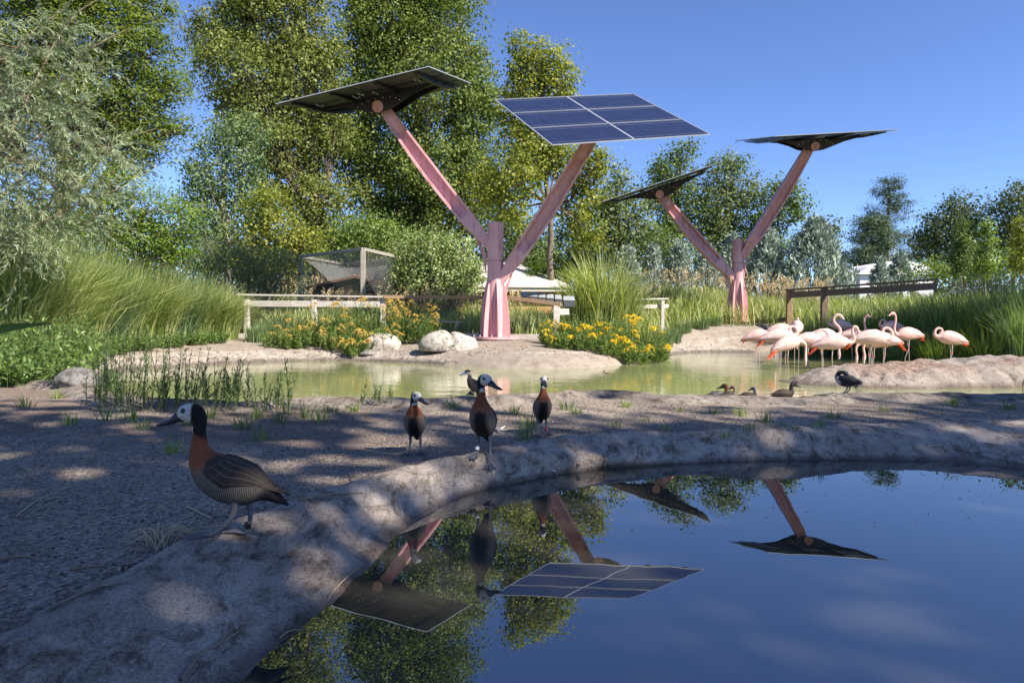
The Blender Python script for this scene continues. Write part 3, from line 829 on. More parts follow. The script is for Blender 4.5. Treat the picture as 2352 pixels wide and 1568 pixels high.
# silver willow close by on the left: long narrow leaves on drooping shoots
def willow():
    rg = np.random.default_rng(140)
    y = 8.6
    lb = lobes_px([(40, 110, 110, 80), (140, 75, 60, 42), (30, 250, 120, 85), (140, 270, 70, 55), (100, 375, 160, 75), (225, 355, 70, 38), (40, 480, 130, 75),
                   (180, 470, 80, 55), (170, 150, 60, 35), (-80, 300, 120, 200), (30, 560, 120, 50), (-60, 560, 80, 60)], y, .8)
    C, Lb = clusters(lb, 300, rg, .3)
    n = len(C)
    D = unit(np.stack([.75 + .45 * rg.normal(size=n), -.15 + .5 * rg.normal(size=n), .12 + .45 * rg.normal(size=n)], 1))
    (lv, lf), (sv, sf) = sprays(C, D, .38 + .3 * rg.random(n), 44, .10, .13, rg, .35, .75, .0028)
    b = np.array([at_y(-420, 800, y)[0], y, .1]); b[2] = gz(b[0], b[1]) - .05
    root = empty('silver_willow', b)
    m = len(lf)
    np_mesh('crown', lv - b, lf, M_silver, root, face_attr={'rnd': np.repeat(rg.random(n), 44) * .45 + rg.random(m) * .55})
    paths, rads = [], []
    for l in lb:
        c = l[:3]; paths.append(catmull([b + rg.normal(size=3) * .05, (b + c) / 2 + rg.normal(size=3) * .25, c, c + (c - b) * .12 + [.3, 0, 0]], 9)); rads.append(np.linspace(.02, .004, 9))
    for j in np.where(rg.random(n) < .12)[0]:
        c = lb[Lb[j], :3]; paths.append(catmull([c, (c + C[j]) / 2 + rg.normal(size=3) * .06, C[j]], 4)); rads.append(np.linspace(.006, .003, 4))
    V, Fq = many_tubes(paths, rads, 5)
    V2, F2 = merge([(V, Fq), (sv, sf)])
    np_mesh('branches', V2 - b, F2, M_twig, root, smooth=True)
    tag(root, 'silvery narrow-leaved willow reaching in from the left edge', 'tree')
willow()
# shade trees behind the photographer, out of the picture: their crowns throw the dappled shade
def shade_tree(label, cx, cy, cz, r, seed, dens=3.8, per=33, cr=.21):
    rg = np.random.default_rng(seed)
    lb = []
    for _ in range(9):
        d = unit(rg.normal(size=3)); q = .55 * r
        lb.append([cx + d[0] * q, cy + d[1] * q, cz + d[2] * q * .7, r * .55, r * .55, r * .45])
    lb = np.array(lb)
    C, Lb = clusters(lb, dens, rg, .2)
    b = np.array([cx, cy, gz(cx, cy) - .1])
    root = empty('shade_tree', b)
    V, Fq = limbs(b, (cx, cy, cz + .5 * r), .3, lb, C, Lb, rg, .3)
    np_mesh('trunk', V - b, Fq, M_bark2, root, smooth=True)
    V, Fq, rnd = crown(C, per, cr, .21, rg)
    np_mesh('crown', V - b, Fq, M_cotton2, root, face_attr={'rnd': rnd})
    tag(root, label, 'tree', 'shade trees behind the viewer')
for k, (x, yy, z, r) in enumerate([(4.6, -3.2, 8.2, 3.3), (9.2, -3.3, 8.4, 3.3), (13.6, -3.0, 8.6, 3.4), (18.1, -2.6, 8.6, 3.4), (.2, -3.9, 7.4, 3.2)]):
    shade_tree('spreading shade tree behind the viewer, number %s from the left' % ['two', 'three', 'four', 'five', 'one'][k], x, yy, z, r, 190 + k, (4.8, 5.0, 5.2, 5.4, 5.0)[k])
for k, (x, yy, z, r, lab) in enumerate([(18.2, 12.6, 8.6, 3.6, 'shade tree standing right of the pond, out of view'), (23.2, 13.0, 9.0, 3.8, 'farther shade tree right of the pond, out of view')]):
    shade_tree(lab, x, yy, z, r, 170 + k, 8.5, 56, .32)
# =================================================================== GRASSES AND FLOWERS
def grass_clump(name, label, c, r, n, h, w, mat, seed, arch=(.25, .85), lean=None, group=None, seeds=0, seed_mat=None, seed_h=1.0):
    rg = np.random.default_rng(seed)
    b = np.array([c[0], c[1], gz(c[0], c[1]) - .03])
    root = empty(name, b)
    V, Fq = clump_blades((0, 0, 0), r, n, h, w, rg, arch, lean)
    np_mesh('blades', V, Fq, mat, root, face_attr={'rnd': rand_faces(Fq, rg, 3)})
    if seeds:
        a = rg.random(seeds) * 6.283; rr = r * rg.random(seeds) ** .6
        P = np.stack([np.cos(a) * rr * .5, np.sin(a) * rr * .5, np.zeros(seeds)], 1)
        tip = P + np.stack([np.cos(a) * .35 * h * rg.random(seeds), np.sin(a) * .35 * h * rg.random(seeds), h * seed_h * (.9 + .3 * rg.random(seeds))], 1)
        V, Fq = many_tubes([np.array([p, (p * .4 + t * .6) + [0, 0, .1 * h], t]) for p, t in zip(P, tip)], [np.array([.003, .003, .0025])] * seeds, 3)
        np_mesh('stalks', V, Fq, seed_mat, root, face_attr={'rnd': np.full(len(Fq), .3)})
        V, Fq, rn = plumes(tip, rg, .13)
        np_mesh('seed_heads', V, Fq, seed_mat, root, face_attr={'rnd': rn})
    return tag(root, label, 'grass', group, 'thing')
def plumes(T, rg, L, per=16, w=.010):
    n = len(T)
    d = unit(np.stack([.5 * rg.normal(size=n) + .25, .4 * rg.normal(size=n), np.ones(n) * 1.1], 1))
    u = rg.random((n, per, 1))
    bend = np.stack([.25 * L * rg.normal(size=n), .2 * L * rg.normal(size=n), np.zeros(n)], 1)
    P = T[:, None] + d[:, None] * u * L + bend[:, None] * u ** 2 + rg.normal(size=(n, per, 3)) * w * .6 * np.sin(np.pi * np.clip(u, .1, .95))
    A_ = unit(d[:, None] + rg.normal(size=(n, per, 3)) * .5)
    P = P.reshape(-1, 3); A_ = A_.reshape(-1, 3)
    V, Fq = leaf_quads(P, A_, unit(rg.normal(size=P.shape)), np.full(len(P), L * .28), np.full(len(P), w * 1.3))
    return V, Fq, rg.random(len(Fq))
def grass_mass(name, label, items, mat_list, seed0, w, n, arch, lean, hm):
    '''one uncountable mass of grass, built from many arching tussocks'''
    parts, rn, mi = [], [], []
    for k, (px, y, r, h) in enumerate(items):
        rg = np.random.default_rng(seed0 + k)
        x = at_y(px, 760, y)[0]
        V, Fq = clump_blades((x, y, gz(x, y) - .03), r, n, h * hm, w, rg, arch, lean)
        parts.append((V, Fq)); rn.append(rand_faces(Fq, rg, 3)); mi.append(np.full(len(Fq), k % len(mat_list)))
    V, Fq = merge(parts)
    ob = np_mesh(name, V, Fq, mat_list[0], face_attr={'rnd': np.concatenate(rn)})
    for m in mat_list[1:]: ob.data.materials.append(m)
    ob.data.polygons.foreach_set('material_index', np.concatenate(mi).astype(np.int32))
    return tag(ob, label, 'grass', kind='stuff')
# left bank: a mass of tall maiden grass, clump by clump
left = [(20, 9.4, .75, 1.75), (60, 10.6, .8, 1.85), (90, 10.2, .8, 1.6), (-60, 9.0, .8, 1.6), (40, 11.4, .8, 1.85), (120, 11.6, .8, 1.75), (170, 12.4, .8, 1.7), (220, 13.2, .8, 1.65), (265, 13.9, .8, 1.6),
        (310, 14.5, .8, 1.5), (350, 15.2, .8, 1.45), (395, 15.9, .8, 1.4), (440, 16.5, .7, 1.3), (480, 17.0, .7, 1.2), (515, 17.5, .6, 1.1), (100, 13.4, .9, 2.1), (190, 14.6, .9, 2.0), (270, 15.6, .9, 1.95),
        (340, 16.8, .9, 1.8), (410, 17.6, .9, 1.65), (470, 18.2, .8, 1.45), (15, 13.0, .9, 2.2), (540, 18.4, .6, 1.1)]
grass_mass('maiden_grass', 'tall arching green maiden grass massed along the left bank', left, [M_grass2, M_grass, M_grass2, M_grass3], 200, .019, 1150, (.15, 1.15), (.14, -.05), 1.12)
# tall pampas clump left of the far tree
for k, (px, y, h) in enumerate([(1385, 20.5, 2.3), (1345, 20.8, 1.9), (1425, 20.6, 1.9)]):
    x = at_y(px, 720, y)[0]
    grass_clump('pampas_grass', ['tall pale pampas grass with drooping blades, middle of its stand', 'left flank of the tall pale pampas grass', 'right flank of the tall pale pampas grass'][k],
                (x, y), .8, 620, h * 1.25, .03, M_grass2, 230 + k, (.15, 1.1), None, 'pampas grass right of the slim trunk')
# right bank: dark fountain grasses
right = [(1840, 20.6, .6, .75), (1880, 19.8, .7, 1.05), (1915, 20.4, .7, 1.1), (1950, 19.5, .7, 1.15), (2010, 19.2, .7, 1.2), (2050, 19.8, .7, 1.25), (2080, 18.6, .8, 1.1), (2150, 18.0, .85, 1.3), (2230, 17.4, .9, 1.4), (2310, 16.8, .9, 1.3), (2390, 16.2, .9, 1.4),
         (2130, 20.0, .8, 1.3), (2100, 19.0, .8, 1.35), (2170, 18.8, .8, 1.45), (2050, 18.6, .7, 1.1), (2200, 19.4, .9, 1.5), (2290, 18.8, .9, 1.6), (2370, 18.2, .9, 1.6), (1850, 21.0, .6, .7), (2060, 17.4, .6, .75), (2160, 16.6, .6, .8), (2270, 16.0, .6, .85), (2360, 15.4, .7, 1.0), (2440, 15.6, .8, 1.2)]
grass_mass('fountain_grass', 'dense dark green fountain grass massed on the right bank behind the flamingos', right, [M_grass, M_grass3, M_grass], 250, .017, 900, (.2, .95), None, 1.72)
# small weedy clumps at the far shore
grass_mass('shore_grass', 'low green grass along the far water edge', [(1570, 23.2, .5, .5), (1610, 23.6, .5, .45), (1640, 24.0, .5, .4), (1770, 22.6, .5, .4), (1545, 22.0, .5, .6), (1525, 21.0, .5, .65), (590, 17.3, .5, .6), (640, 18.2, .5, .7), (1240, 19.2, .5, .6), (1200, 19.0, .5, .5)],
           [M_grass3], 280, .012, 420, (.3, 1.0), None, 1.0)
# meadow behind the fences : nobody could count it
def meadow():
    rg = np.random.default_rng(300)
    P, H = [], []
    n = 21000
    y = 18.4 + 16 * rg.random(n) ** 1.3
    px = 430 + (2420 - 430) * rg.random(n)
    x = (px - PCX) / F * y
    ok = dist_poly(x, y, FS) > 1.2
    ok &= ~inside(x, y, pond)
    ok &= np.hypot(x - NEAR_TREE[0], y - NEAR_TREE[1]) > .8
    ok &= np.hypot(x - FAR_TREE[0], y - FAR_TREE[1]) > .8
    ok &= (y > 19.4) | (px < 1250)
    x, y = x[ok], y[ok]
    z = land_z(x, y)
    n = len(x)
    h = (.55 + .5 * fbm(x * .5, y * .5, 3, 12) + .25 * rg.random(n)) * (.75 + .5 * ss(y, 19, 25))
    a = rg.random(n) * 6.283
    P = np.stack([x, y, z - .02], 1)
    V1, F1 = blades(P, np.stack([np.cos(a), np.sin(a)], 1), h * 1.25, .026 + .014 * rg.random(n), .25 + .6 * rg.random(n), rg)
    P2 = P + np.concatenate([rg.normal(size=(n, 2)) * .06, np.zeros((n, 1))], 1); a = rg.random(n) * 6.283
    V2, F2 = blades(P2, np.stack([np.cos(a), np.sin(a)], 1), h * 1.1, .024 + .014 * rg.random(n), .3 + .6 * rg.random(n), rg)
    V, Fq = merge([(V1, F1), (V2, F2)])
    ob = np_mesh('meadow_grass', V, Fq, M_grass2, face_attr={'rnd': rand_faces(Fq, rg, 3)})
    tag(ob, 'sunlit green meadow grass behind the fences', 'grass', kind='stuff')
    # seed heads standing above it
    m = 1500
    y = 20 + 12 * rg.random(m); px = rg.choice([0, 1], m, p=[.45, .55]) * 700 + 640 + 560 * rg.random(m); x = (px - PCX) / F * y
    ok = (~inside(x, y, pond)) & (dist_poly(x, y, FS) > 2.2)
    x, y = x[ok], y[ok]
    z = land_z(x, y)
    hh = (.85 + .45 * rg.random(len(x))) * (.8 + .45 * ss(y, 20, 26))
    tip = np.stack([x + .1 * rg.normal(size=len(x)), y, z + hh], 1)
    V1, F1, r1 = plumes(tip, rg, .24, 18, .022)
    st = many_tubes([np.array([[a, b, c], t]) for a, b, c, t in zip(x, y, z, tip)], [np.array([.004, .003])] * len(x), 3)
    V, Fq = merge([(V1, F1), st])
    ob = np_mesh('seed_heads', V, Fq, M_seed, face_attr={'rnd': np.concatenate([r1, np.full(len(st[1]), .2)])})
    tag(ob, 'pale feathery seed heads standing above the meadow grass', 'grass', kind='stuff')
meadow()
# low ground cover on the left shore between grass and water
def ground_cover(items, n=90, per=12, leaf=.085):
    LV, SV, R_ = [], [], []
    for k, (px, y, r, h) in enumerate(items):
        rg = np.random.default_rng(320 + k)
        x = at_y(px, 760, y)[0]
        a = rg.random(n) * 6.283; rr = r * rg.random(n) ** .6
        B_ = np.stack([x + np.cos(a) * rr * .6, y + np.sin(a) * rr * .6, np.full(n, gz(x, y) - .02)], 1)
        D = unit(np.stack([np.cos(a) * .45, np.sin(a) * .45, np.ones(n)], 1) + rg.normal(size=(n, 3)) * .15)
        lv, sv = sprays(B_, D, h * (.5 + .6 * rg.random(n)), per, leaf, .38, rg, .12, 1.3, .004)
        LV.append(lv); SV.append(sv); R_.append(np.repeat(rg.random(n), per) * .5 + .5 * rg.random(n * per))
    V, Fq = merge(LV); root = np_mesh('leafy_ground_cover', V, Fq, M_broad, face_attr={'rnd': np.concatenate(R_)})
    V, Fq = merge(SV); np_mesh('stems', V, Fq, M_stem, root)
    tag(root, 'leafy green ground cover with broad pointed leaves on the left shore', 'plants', kind='stuff')
ground_cover([(20, 6.6, .5, .6), (100, 7.0, .5, .6), (180, 7.4, .45, .5), (140, 9.6, .55, .6), (60, 7.8, .6, .75), (110, 8.6, .6, .65), (185, 11.6, .5, .55), (250, 13.0, .5, .5), (320, 14.0, .5, .5), (380, 14.9, .5, .45), (440, 15.8, .5, .4), (490, 16.4, .5, .4),
              (60, 9.2, .6, .8), (220, 12.5, .5, .55), (285, 13.7, .5, .5), (-40, 7.2, .6, .8), (0, 5.9, .4, .45)])
# willow-herb shoots standing on the spit
ORD = 'first second third fourth fifth sixth seventh eighth ninth tenth eleventh twelfth thirteenth fourteenth fifteenth sixteenth seventeenth eighteenth nineteenth twentieth twenty-first twenty-second twenty-third twenty-fourth'.split()
def shoots(label, spots, seed, hmax, leaf=.05, per=26):
    spots = sorted(spots)
    for k, (px, py, h) in enumerate(spots):
        rg = np.random.default_rng(seed + k)
        b = hit(px, py)
        n = 5
        B_ = rg.normal(size=(n, 3)) * [.06, .05, 0]
        D = unit(np.stack([.12 * rg.normal(size=n) + .06, .1 * rg.normal(size=n), np.ones(n)], 1))
        root = empty('willow_shoot', b)
        (lv, lf), (sv, sf) = sprays(B_, D, h * (.55 + .5 * rg.random(n)), per, leaf, .17, rg, -.02, .75, .0032)
        np_mesh('leaves', lv, lf, M_weed, root, face_attr={'rnd': rg.random(len(lf))})
        np_mesh('stems', sv, sf, M_stem, root)
        tag(root, '%s clump of willow shoots from the left, at the back of the gravel' % ORD[k], 'plant', 'willow shoots on the spit')
shoots('slender willow shoots with narrow dark leaves at the back of the gravel', [(235, 925, .45), (262, 930, .55), (285, 935, .6), (310, 930, .55), (335, 938, .5), (360, 940, .4), (385, 932, .5), (405, 936, .45), (430, 940, .38), (455, 935, .35),
        (480, 940, .40), (505, 938, .36), (530, 942, .32), (555, 940, .34), (580, 938, .30), (600, 943, .28), (620, 940, .25), (650, 935, .33), (300, 945, .45), (250, 940, .4), (345, 945, .42), (520, 930, .33), (858, 930, .2), (215, 920, .3)], 350, .6)
# grass tufts in the gravel
def tuft(px, py, h, seed, n=60, w=.0045):
    rg = np.random.default_rng(seed)
    b = hit(px, py)
    V, Fq = clump_blades((0, 0, -.01), .06 + .3 * h, n, h, w, rg, (.1, 1.25))
    ob = np_mesh('grass_tuft', V, Fq, M_weed if seed % 2 else M_grass, face_attr={'rnd': rand_faces(Fq, rg, 3)})
    ob.location = tuple(map(float, b))
    tag(ob, 'small green grass tuft sprouting from the shaded gravel', 'grass tuft', 'grass tufts in the gravel', 'thing')
tl = [(395, 1040, .10), (245, 965, .12), (160, 975, .1), (700, 960, .13), (735, 970, .12), (600, 1010, .1), (660, 950, .14), (1042, 940, .12), (1180, 950, .10), (1205, 1008, .12), (1217, 985, .14), (1300, 940, .1), (1325, 950, .08),
      (1410, 980, .07), (1440, 935, .08), (1480, 965, .05), (1530, 985, .05), (1640, 950, .07), (1700, 955, .09), (1755, 970, .1), (1720, 985, .06), (1810, 985, .06), (1880, 980, .06), (1915, 960, .08), (2030, 945, .07), (2090, 945, .05), (2190, 930, .1), (2240, 930, .06), (1560, 945, .06),
      (560, 985, .12), (480, 960, .1), (330, 985, .09), (300, 965, .12), (440, 975, .12), (810, 945, .08), (2320, 940, .08), (130, 915, .1), (60, 935, .12), (1660, 1000, .05), (760, 945, .08), (590, 960, .1), (640, 970, .1)]
for k, (px, py, h) in enumerate(tl):
    tuft(px, py, h, 400 + k, 20 if h < .08 else 38)
# small bushy plant by the left end of the pond
for k, (px, py) in enumerate([(150, 880), (120, 872)]):
    rg = np.random.default_rng(460 + k); b = hit(px, py); n = 26
    a = rg.random(n) * 6.283
    D = unit(np.stack([np.cos(a) * .6, np.sin(a) * .6, np.ones(n)], 1)); root = empty('low_weed', b)
    (lv, lf), (sv, sf) = sprays(rg.normal(size=(n, 3)) * [.07, .07, 0], D, .2 + .12 * rg.random(n), 14, .07, .3, rg, .1, 1.2)
    np_mesh('leaves', lv, lf, M_broad, root, face_attr={'rnd': rg.random(len(lf))}); np_mesh('stems', sv, sf, M_stem, root)
    tag(root, ['low bushy weed beside the rock at the left end of the pond', 'smaller bushy weed just left of the one by the rock'][k], 'plant')
# goldenrod
def goldenrod(name, label, spots, seed, hmul=1.0, fl=.6, faded=False):
    rg = np.random.default_rng(seed)
    xs = np.array([at_y(p, 760, y)[0] for p, y, h, r in spots]); ys = np.array([q[1] for q in spots])
    b = np.array([xs.mean(), ys.mean(), gz(xs.mean(), ys.mean())])
    root = empty(name, b)
    LV, SV, FLV, R_, RF = [], [], [], [], []
    for (p, y, h, r), x in zip(spots, xs):
        n = int(125 * (r / .6) ** 2) + 26
        a = rg.random(n) * 6.283; rr = r * rg.random(n) ** .5
        B_ = np.stack([x + np.cos(a) * rr, y + np.sin(a) * rr * .8, np.zeros(n)], 1)
        B_[:, 2] = [max(gz(q[0], q[1]), Z_FAR) - .02 for q in B_]
        D = unit(np.stack([np.cos(a) * .28 * rr / r, np.sin(a) * .28 * rr / r, np.ones(n)], 1) + rg.normal(size=(n, 3)) * .07)
        Ln = h * hmul * (.55 + .5 * rg.random(n)) * (1 - .25 * (rr / r) ** 2)
        (lv, lf), st = sprays(B_, D, Ln, 30, .10, .24, rg, .04, 1.1, .004)
        LV.append((lv, lf)); SV.append(st); R_.append(np.repeat(rg.random(n), 30) * .4 + .6 * rg.random(len(lf)))
        tip = B_ + D * Ln[:, None]
        tip = tip[rg.random(n) < fl * .75]
        per = 120
        q = rg.random((len(tip), per, 1))
        arm = unit(rg.normal(size=(len(tip), 6, 3)) * [1, 1, .35] + [0, 0, .5])
        ai = rg.integers(0, 6, (len(tip), per))
        ad = np.take_along_axis(arm, ai[..., None].repeat(3, 2), 1)
        P = (tip[:, None] + ad * q * .14 + np.array([0, 0, -.07]) * q ** 2 + np.array([0, 0, .05]) * (1 - q) + rg.normal(size=(len(tip), per, 3)) * .008).reshape(-1, 3)
        fv = leaf_quads(P, unit(rg.normal(size=P.shape)), unit(rg.normal(size=P.shape) + [0, 0, .6]), np.full(len(P), .024), np.full(len(P), .02))
        FLV.append(fv); RF.append(rg.random(len(fv[1])))
    V, Fq = merge(LV); np_mesh('leaves', V - b, Fq, M_gold, root, face_attr={'rnd': np.concatenate(R_)})
    V, Fq = merge(SV); np_mesh('stems', V - b, Fq, M_stem, root)
    V, Fq = merge(FLV); np_mesh('flowers', V - b, Fq, M_flower2 if faded else M_flower, root, face_attr={'rnd': np.concatenate(RF)})
    tag(root, label, 'flowers')
goldenrod('goldenrod', 'large goldenrod in yellow bloom on the point, right of the near pink post',
          [(1285, 16.2, .75, .4), (1340, 16.0, .9, .5), (1400, 16.2, .95, .5), (1460, 16.6, 1.0, .45), (1500, 16.8, 1.0, .35), (1370, 15.3, .6, .45), (1440, 15.4, .55, .45), (1500, 15.9, .5, .3), (1290, 15.4, .45, .35)], 500, 1.0, .10)
goldenrod('goldenrod', 'goldenrod bank with fading yellow tops against the left fence',
          [(740, 17.3, 1.05, .4), (800, 17.2, 1.25, .45), (860, 17.3, 1.2, .45), (700, 16.8, .7, .4), (780, 16.5, .65, .4), (650, 16.6, .5, .4), (880, 16.6, .6, .4), (820, 16.2, .5, .35)], 510, 1.0, .13, True)
goldenrod('goldenrod', 'tall drooping goldenrod left of the boulders, ochre flower heads',
          [(930, 17.3, 1.15, .35), (975, 17.2, .95, .25)], 520, 1.0, .35, True)
# one long dark reed leaf hanging in from the left edge
P = catmull([at_y(-90, 800, 3.0), at_y(0, 757, 3.0), at_y(60, 748, 3.02), at_y(118, 741, 3.05)], 12)
wd = np.interp(np.linspace(0, 1, 12), [0, .3, 1], [.022, .022, .001])[:, None]
V = np.concatenate([P + [0, 0, 1] * wd, P + np.array([0, .012, 0]), P - [0, 0, 1] * wd])
Fq = np.array([[i, i + 1, 13 + i, 12 + i] for i in range(11)] + [[12 + i, 13 + i, 25 + i, 24 + i] for i in range(11)])
reed = np_mesh('reed_leaf', V, Fq, M_grass, face_attr={'rnd': np.full(len(Fq), .05)}, smooth=True)
tag(reed, 'single long dark green blade reaching in from the left edge', 'leaf')
# =================================================================== SOLAR TREES
t = NT('pink_paint'); o = t.obj()
pk = t.ramp(t.noise(1.6, 5, .6, o), [(.3, (.55, .285, .30)), (.7, (.68, .375, .385))])
pk = t.mix(1.0, pk, t.ramp(t.noise(1, 6, .7, t.scaled(o, (9, 9, .7))), [(.36, (.70, .62, .60)), (.5, (1, 1, 1))]), 'MULTIPLY')
pk = t.mix(1.0, pk, t.ramp(t.noise(30, 5, .7, o), [(.3, (.82, .78, .76)), (.45, (1, 1, 1))]), 'MULTIPLY')
M_pink = t.set(pk, t.ramp(t.noise(6, 4, .6, o), [(.3, (.28,) * 3), (.7, (.5,) * 3)]), 0, .5)
M_black = simple('black_steel', (.012, .012, .013), .35, .3, .5, .4, 6)
M_seam = simple('panel_frame', (.55, .58, .62), .35, .6, .5, .1, 6)
M_cable = simple('white_cable', (.6, .6, .58), .5, 0, .4, .1, 20)
M_bolt = simple('bolt_steel', (.62, .62, .6), .3, .6, .5, .1, 20)
M_plate = simple('pedestal_concrete', (.42, .4, .37), .9, 0, .2, .2, 10, .01)
PW, PD = 4.0, 3.7
MW, MD = PW / 2 - .03, PD / 3 - .02
# solar module: dark cells, clear gaps between them
t = NT('solar_module'); tc = t.obj()
sep = t.new('ShaderNodeSeparateXYZ'); t.l(tc, sep.inputs[0])
def grid_line(axis, pitch, half, off=0.0):
    a = t.math('DIVIDE', t.math('ADD', sep.outputs[axis], off), pitch)
    f = t.math('ABSOLUTE', t.math('SUBTRACT', t.math('FRACT', a), .5))
    return t.math('GREATER_THAN', f, .5 - half / pitch)
gap = t.math('MAXIMUM', grid_line(0, MW / 10, .004), grid_line(1, MD * .72 / 4, .0035))
edge = t.math('GREATER_THAN', t.math('ABSOLUTE', t.math('SUBTRACT', t.math('ABSOLUTE', sep.outputs[1]), MD * .37)), .009)
line = t.math('SUBTRACT', 1.0, edge)
cellc = t.ramp(t.noise(3, 3, .5, tc), [(.3, (.010, .013, .036)), (.7, (.016, .020, .052))])
cc = t.mix(line, t.mix(gap, cellc, (.10, .12, .17)), (.22, .25, .32))
t.set(cc, .12, 0, .6)
tr = t.new('ShaderNodeBsdfTransparent'); tr.inputs['Color'].default_value = (.8, .88, .86, 1)
mx = t.new('ShaderNodeMixShader')
t.l(t.math('MULTIPLY', t.math('MAXIMUM', gap, line), .55), mx.inputs[0]); t.l(t.bsdf.outputs[0], mx.inputs[1]); t.l(tr.outputs[0], mx.inputs[2]); t.l(mx.outputs[0], t.out.inputs['Surface'])
M_module = t.m
_mod = None
M_back = simple('module_backsheet', (.045, .045, .043), .35, 0, .5, .25, 3)
def rot3(a, b, c):
    ca, sa, cb, sb, cc, sc = math.cos(a), math.sin(a), math.cos(b), math.sin(b), math.cos(c), math.sin(c)
    return np.array([[ca, -sa, 0], [sa, ca, 0], [0, 0, 1]]) @ np.array([[1, 0, 0], [0, cb, -sb], [0, sb, cb]]) @ np.array([[cc, 0, sc], [0, 1, 0], [-sc, 0, cc]])
def m4(R, p):
    M = Matrix.Identity(4)
    for i in range(3):
        for j in range(3): M[i][j] = float(R[i][j])
        M[i][3] = float(p[i])
    return M
AX = .36
def head(root, b, c, R):
    """two keels on an axle, purlins and six modules; c array centre, R its axes"""
    global _mod
    W = lambda q: (np.asarray(q, float) @ R.T) + c - b
    prof = [(-1.86, -.075), (-1.55, -.12), (-1.0, -.185), (-.62, -.30), (-.3, -.45), (0, -.52), (.3, -.49), (.62, -.38), (1.0, -.25), (1.55, -.14), (1.86, -.075)]
    for s in (-1, 1):
        m = MB(); m.prism(W([(x, s * .34, z) for x, z in prof] ), R @ np.array([0, -.016, 0]), R @ np.array([0, .016, 0]))
        k = m.build('keel', M_black, root)
        m = MB(); m.tube(W([(0, s * .34, -AX), (0, s * .40, -AX)]), [.15, .15], 24)
        m.build('axle_disc', M_pink, root, smooth=True)
        if s < 0:
            for q in range(9):
                a = math.radians(200 + 20 * 0 - q * 27.5)
                m = MB(); p0 = np.array([.62 * math.cos(math.radians(172 - q * 20)), -.356, -AX + .2 * math.sin(math.radians(172 - q * 20))])
                m.tube(W([p0, p0 - [0, .012, 0]]), [.013, .013], 6); m.build('bolt', M_bolt, k)
    m = MB(); m.tube(W([(0, -.42 + .08, -AX), (0, .34, -AX)]), [.09, .09], 14); m.build('axle', M_black, root, smooth=True)
    for x in (-1.62, -.58, .58, 1.62):
        pr = [(-PD * .47, -.03), (PD * .47, -.03), (PD * .45, -.07), (.4, -.16), (-.4, -.16), (-PD * .45, -.07)]
        m = MB(); m.prism(W([(x, y, z) for y, z in pr]), R @ np.array([-.045, 0, 0]), R @ np.array([.045, 0, 0]))
        m.build('purlin', M_black, root)
    for k, (x, y) in enumerate([(-.4, -.9), (-.15, -1.2), (.1, -.8), (1.4, -1.2), (1.55, -.7), (1.45, .9), (1.7, 1.2), (-1.4, -1.0), (.7, 1.1)]):
        q = [(x + .03 * math.sin(i * 1.9 + k), y + i * .09, -.05 - .05 * (i % 2)) for i in range(6)]
        m = MB(); m.tube(catmull(W(q), 14), .007, 5); m.build('cable', M_cable, root, smooth=True)
    for i in range(2):
        for j in range(3):
            lx = (i - .5) * PW / 2; ly = (j - 1) * PD / 3
            if _mod is None:
                m = MB(); m.box((0, 0, 0), (MW, MD, .014)); ob = m.build('module', M_module, root); _mod = ob.data
            else:
                ob = link(bpy.data.objects.new('module', _mod), root)
            ob.matrix_local = m4(R, W((lx, ly, 0)))
            m = MB(); m.box((0, 0, -.011), (MW - .1, MD - .1, .004)); m.build('backsheet', M_back, ob)
    for (cx, cy, sx, sy) in [(0, 0, .05, PD)] + [(sgn * PW / 4, yy, PW / 2 - .055, .022) for sgn in (-1, 1) for yy in (-PD / 6, PD / 6)] + \
                            [(0, s * PD / 2, PW, .022) for s in (-1, 1)] + [(s * (PW / 2), 0, .022, PD - .03) for s in (-1, 1)]:
        m = MB(); m.box(W((cx, cy, .009)), (sx, sy, .02), R); m.build('frame_strip', M_seam, root)
    return W((0, 0, -AX)) + b
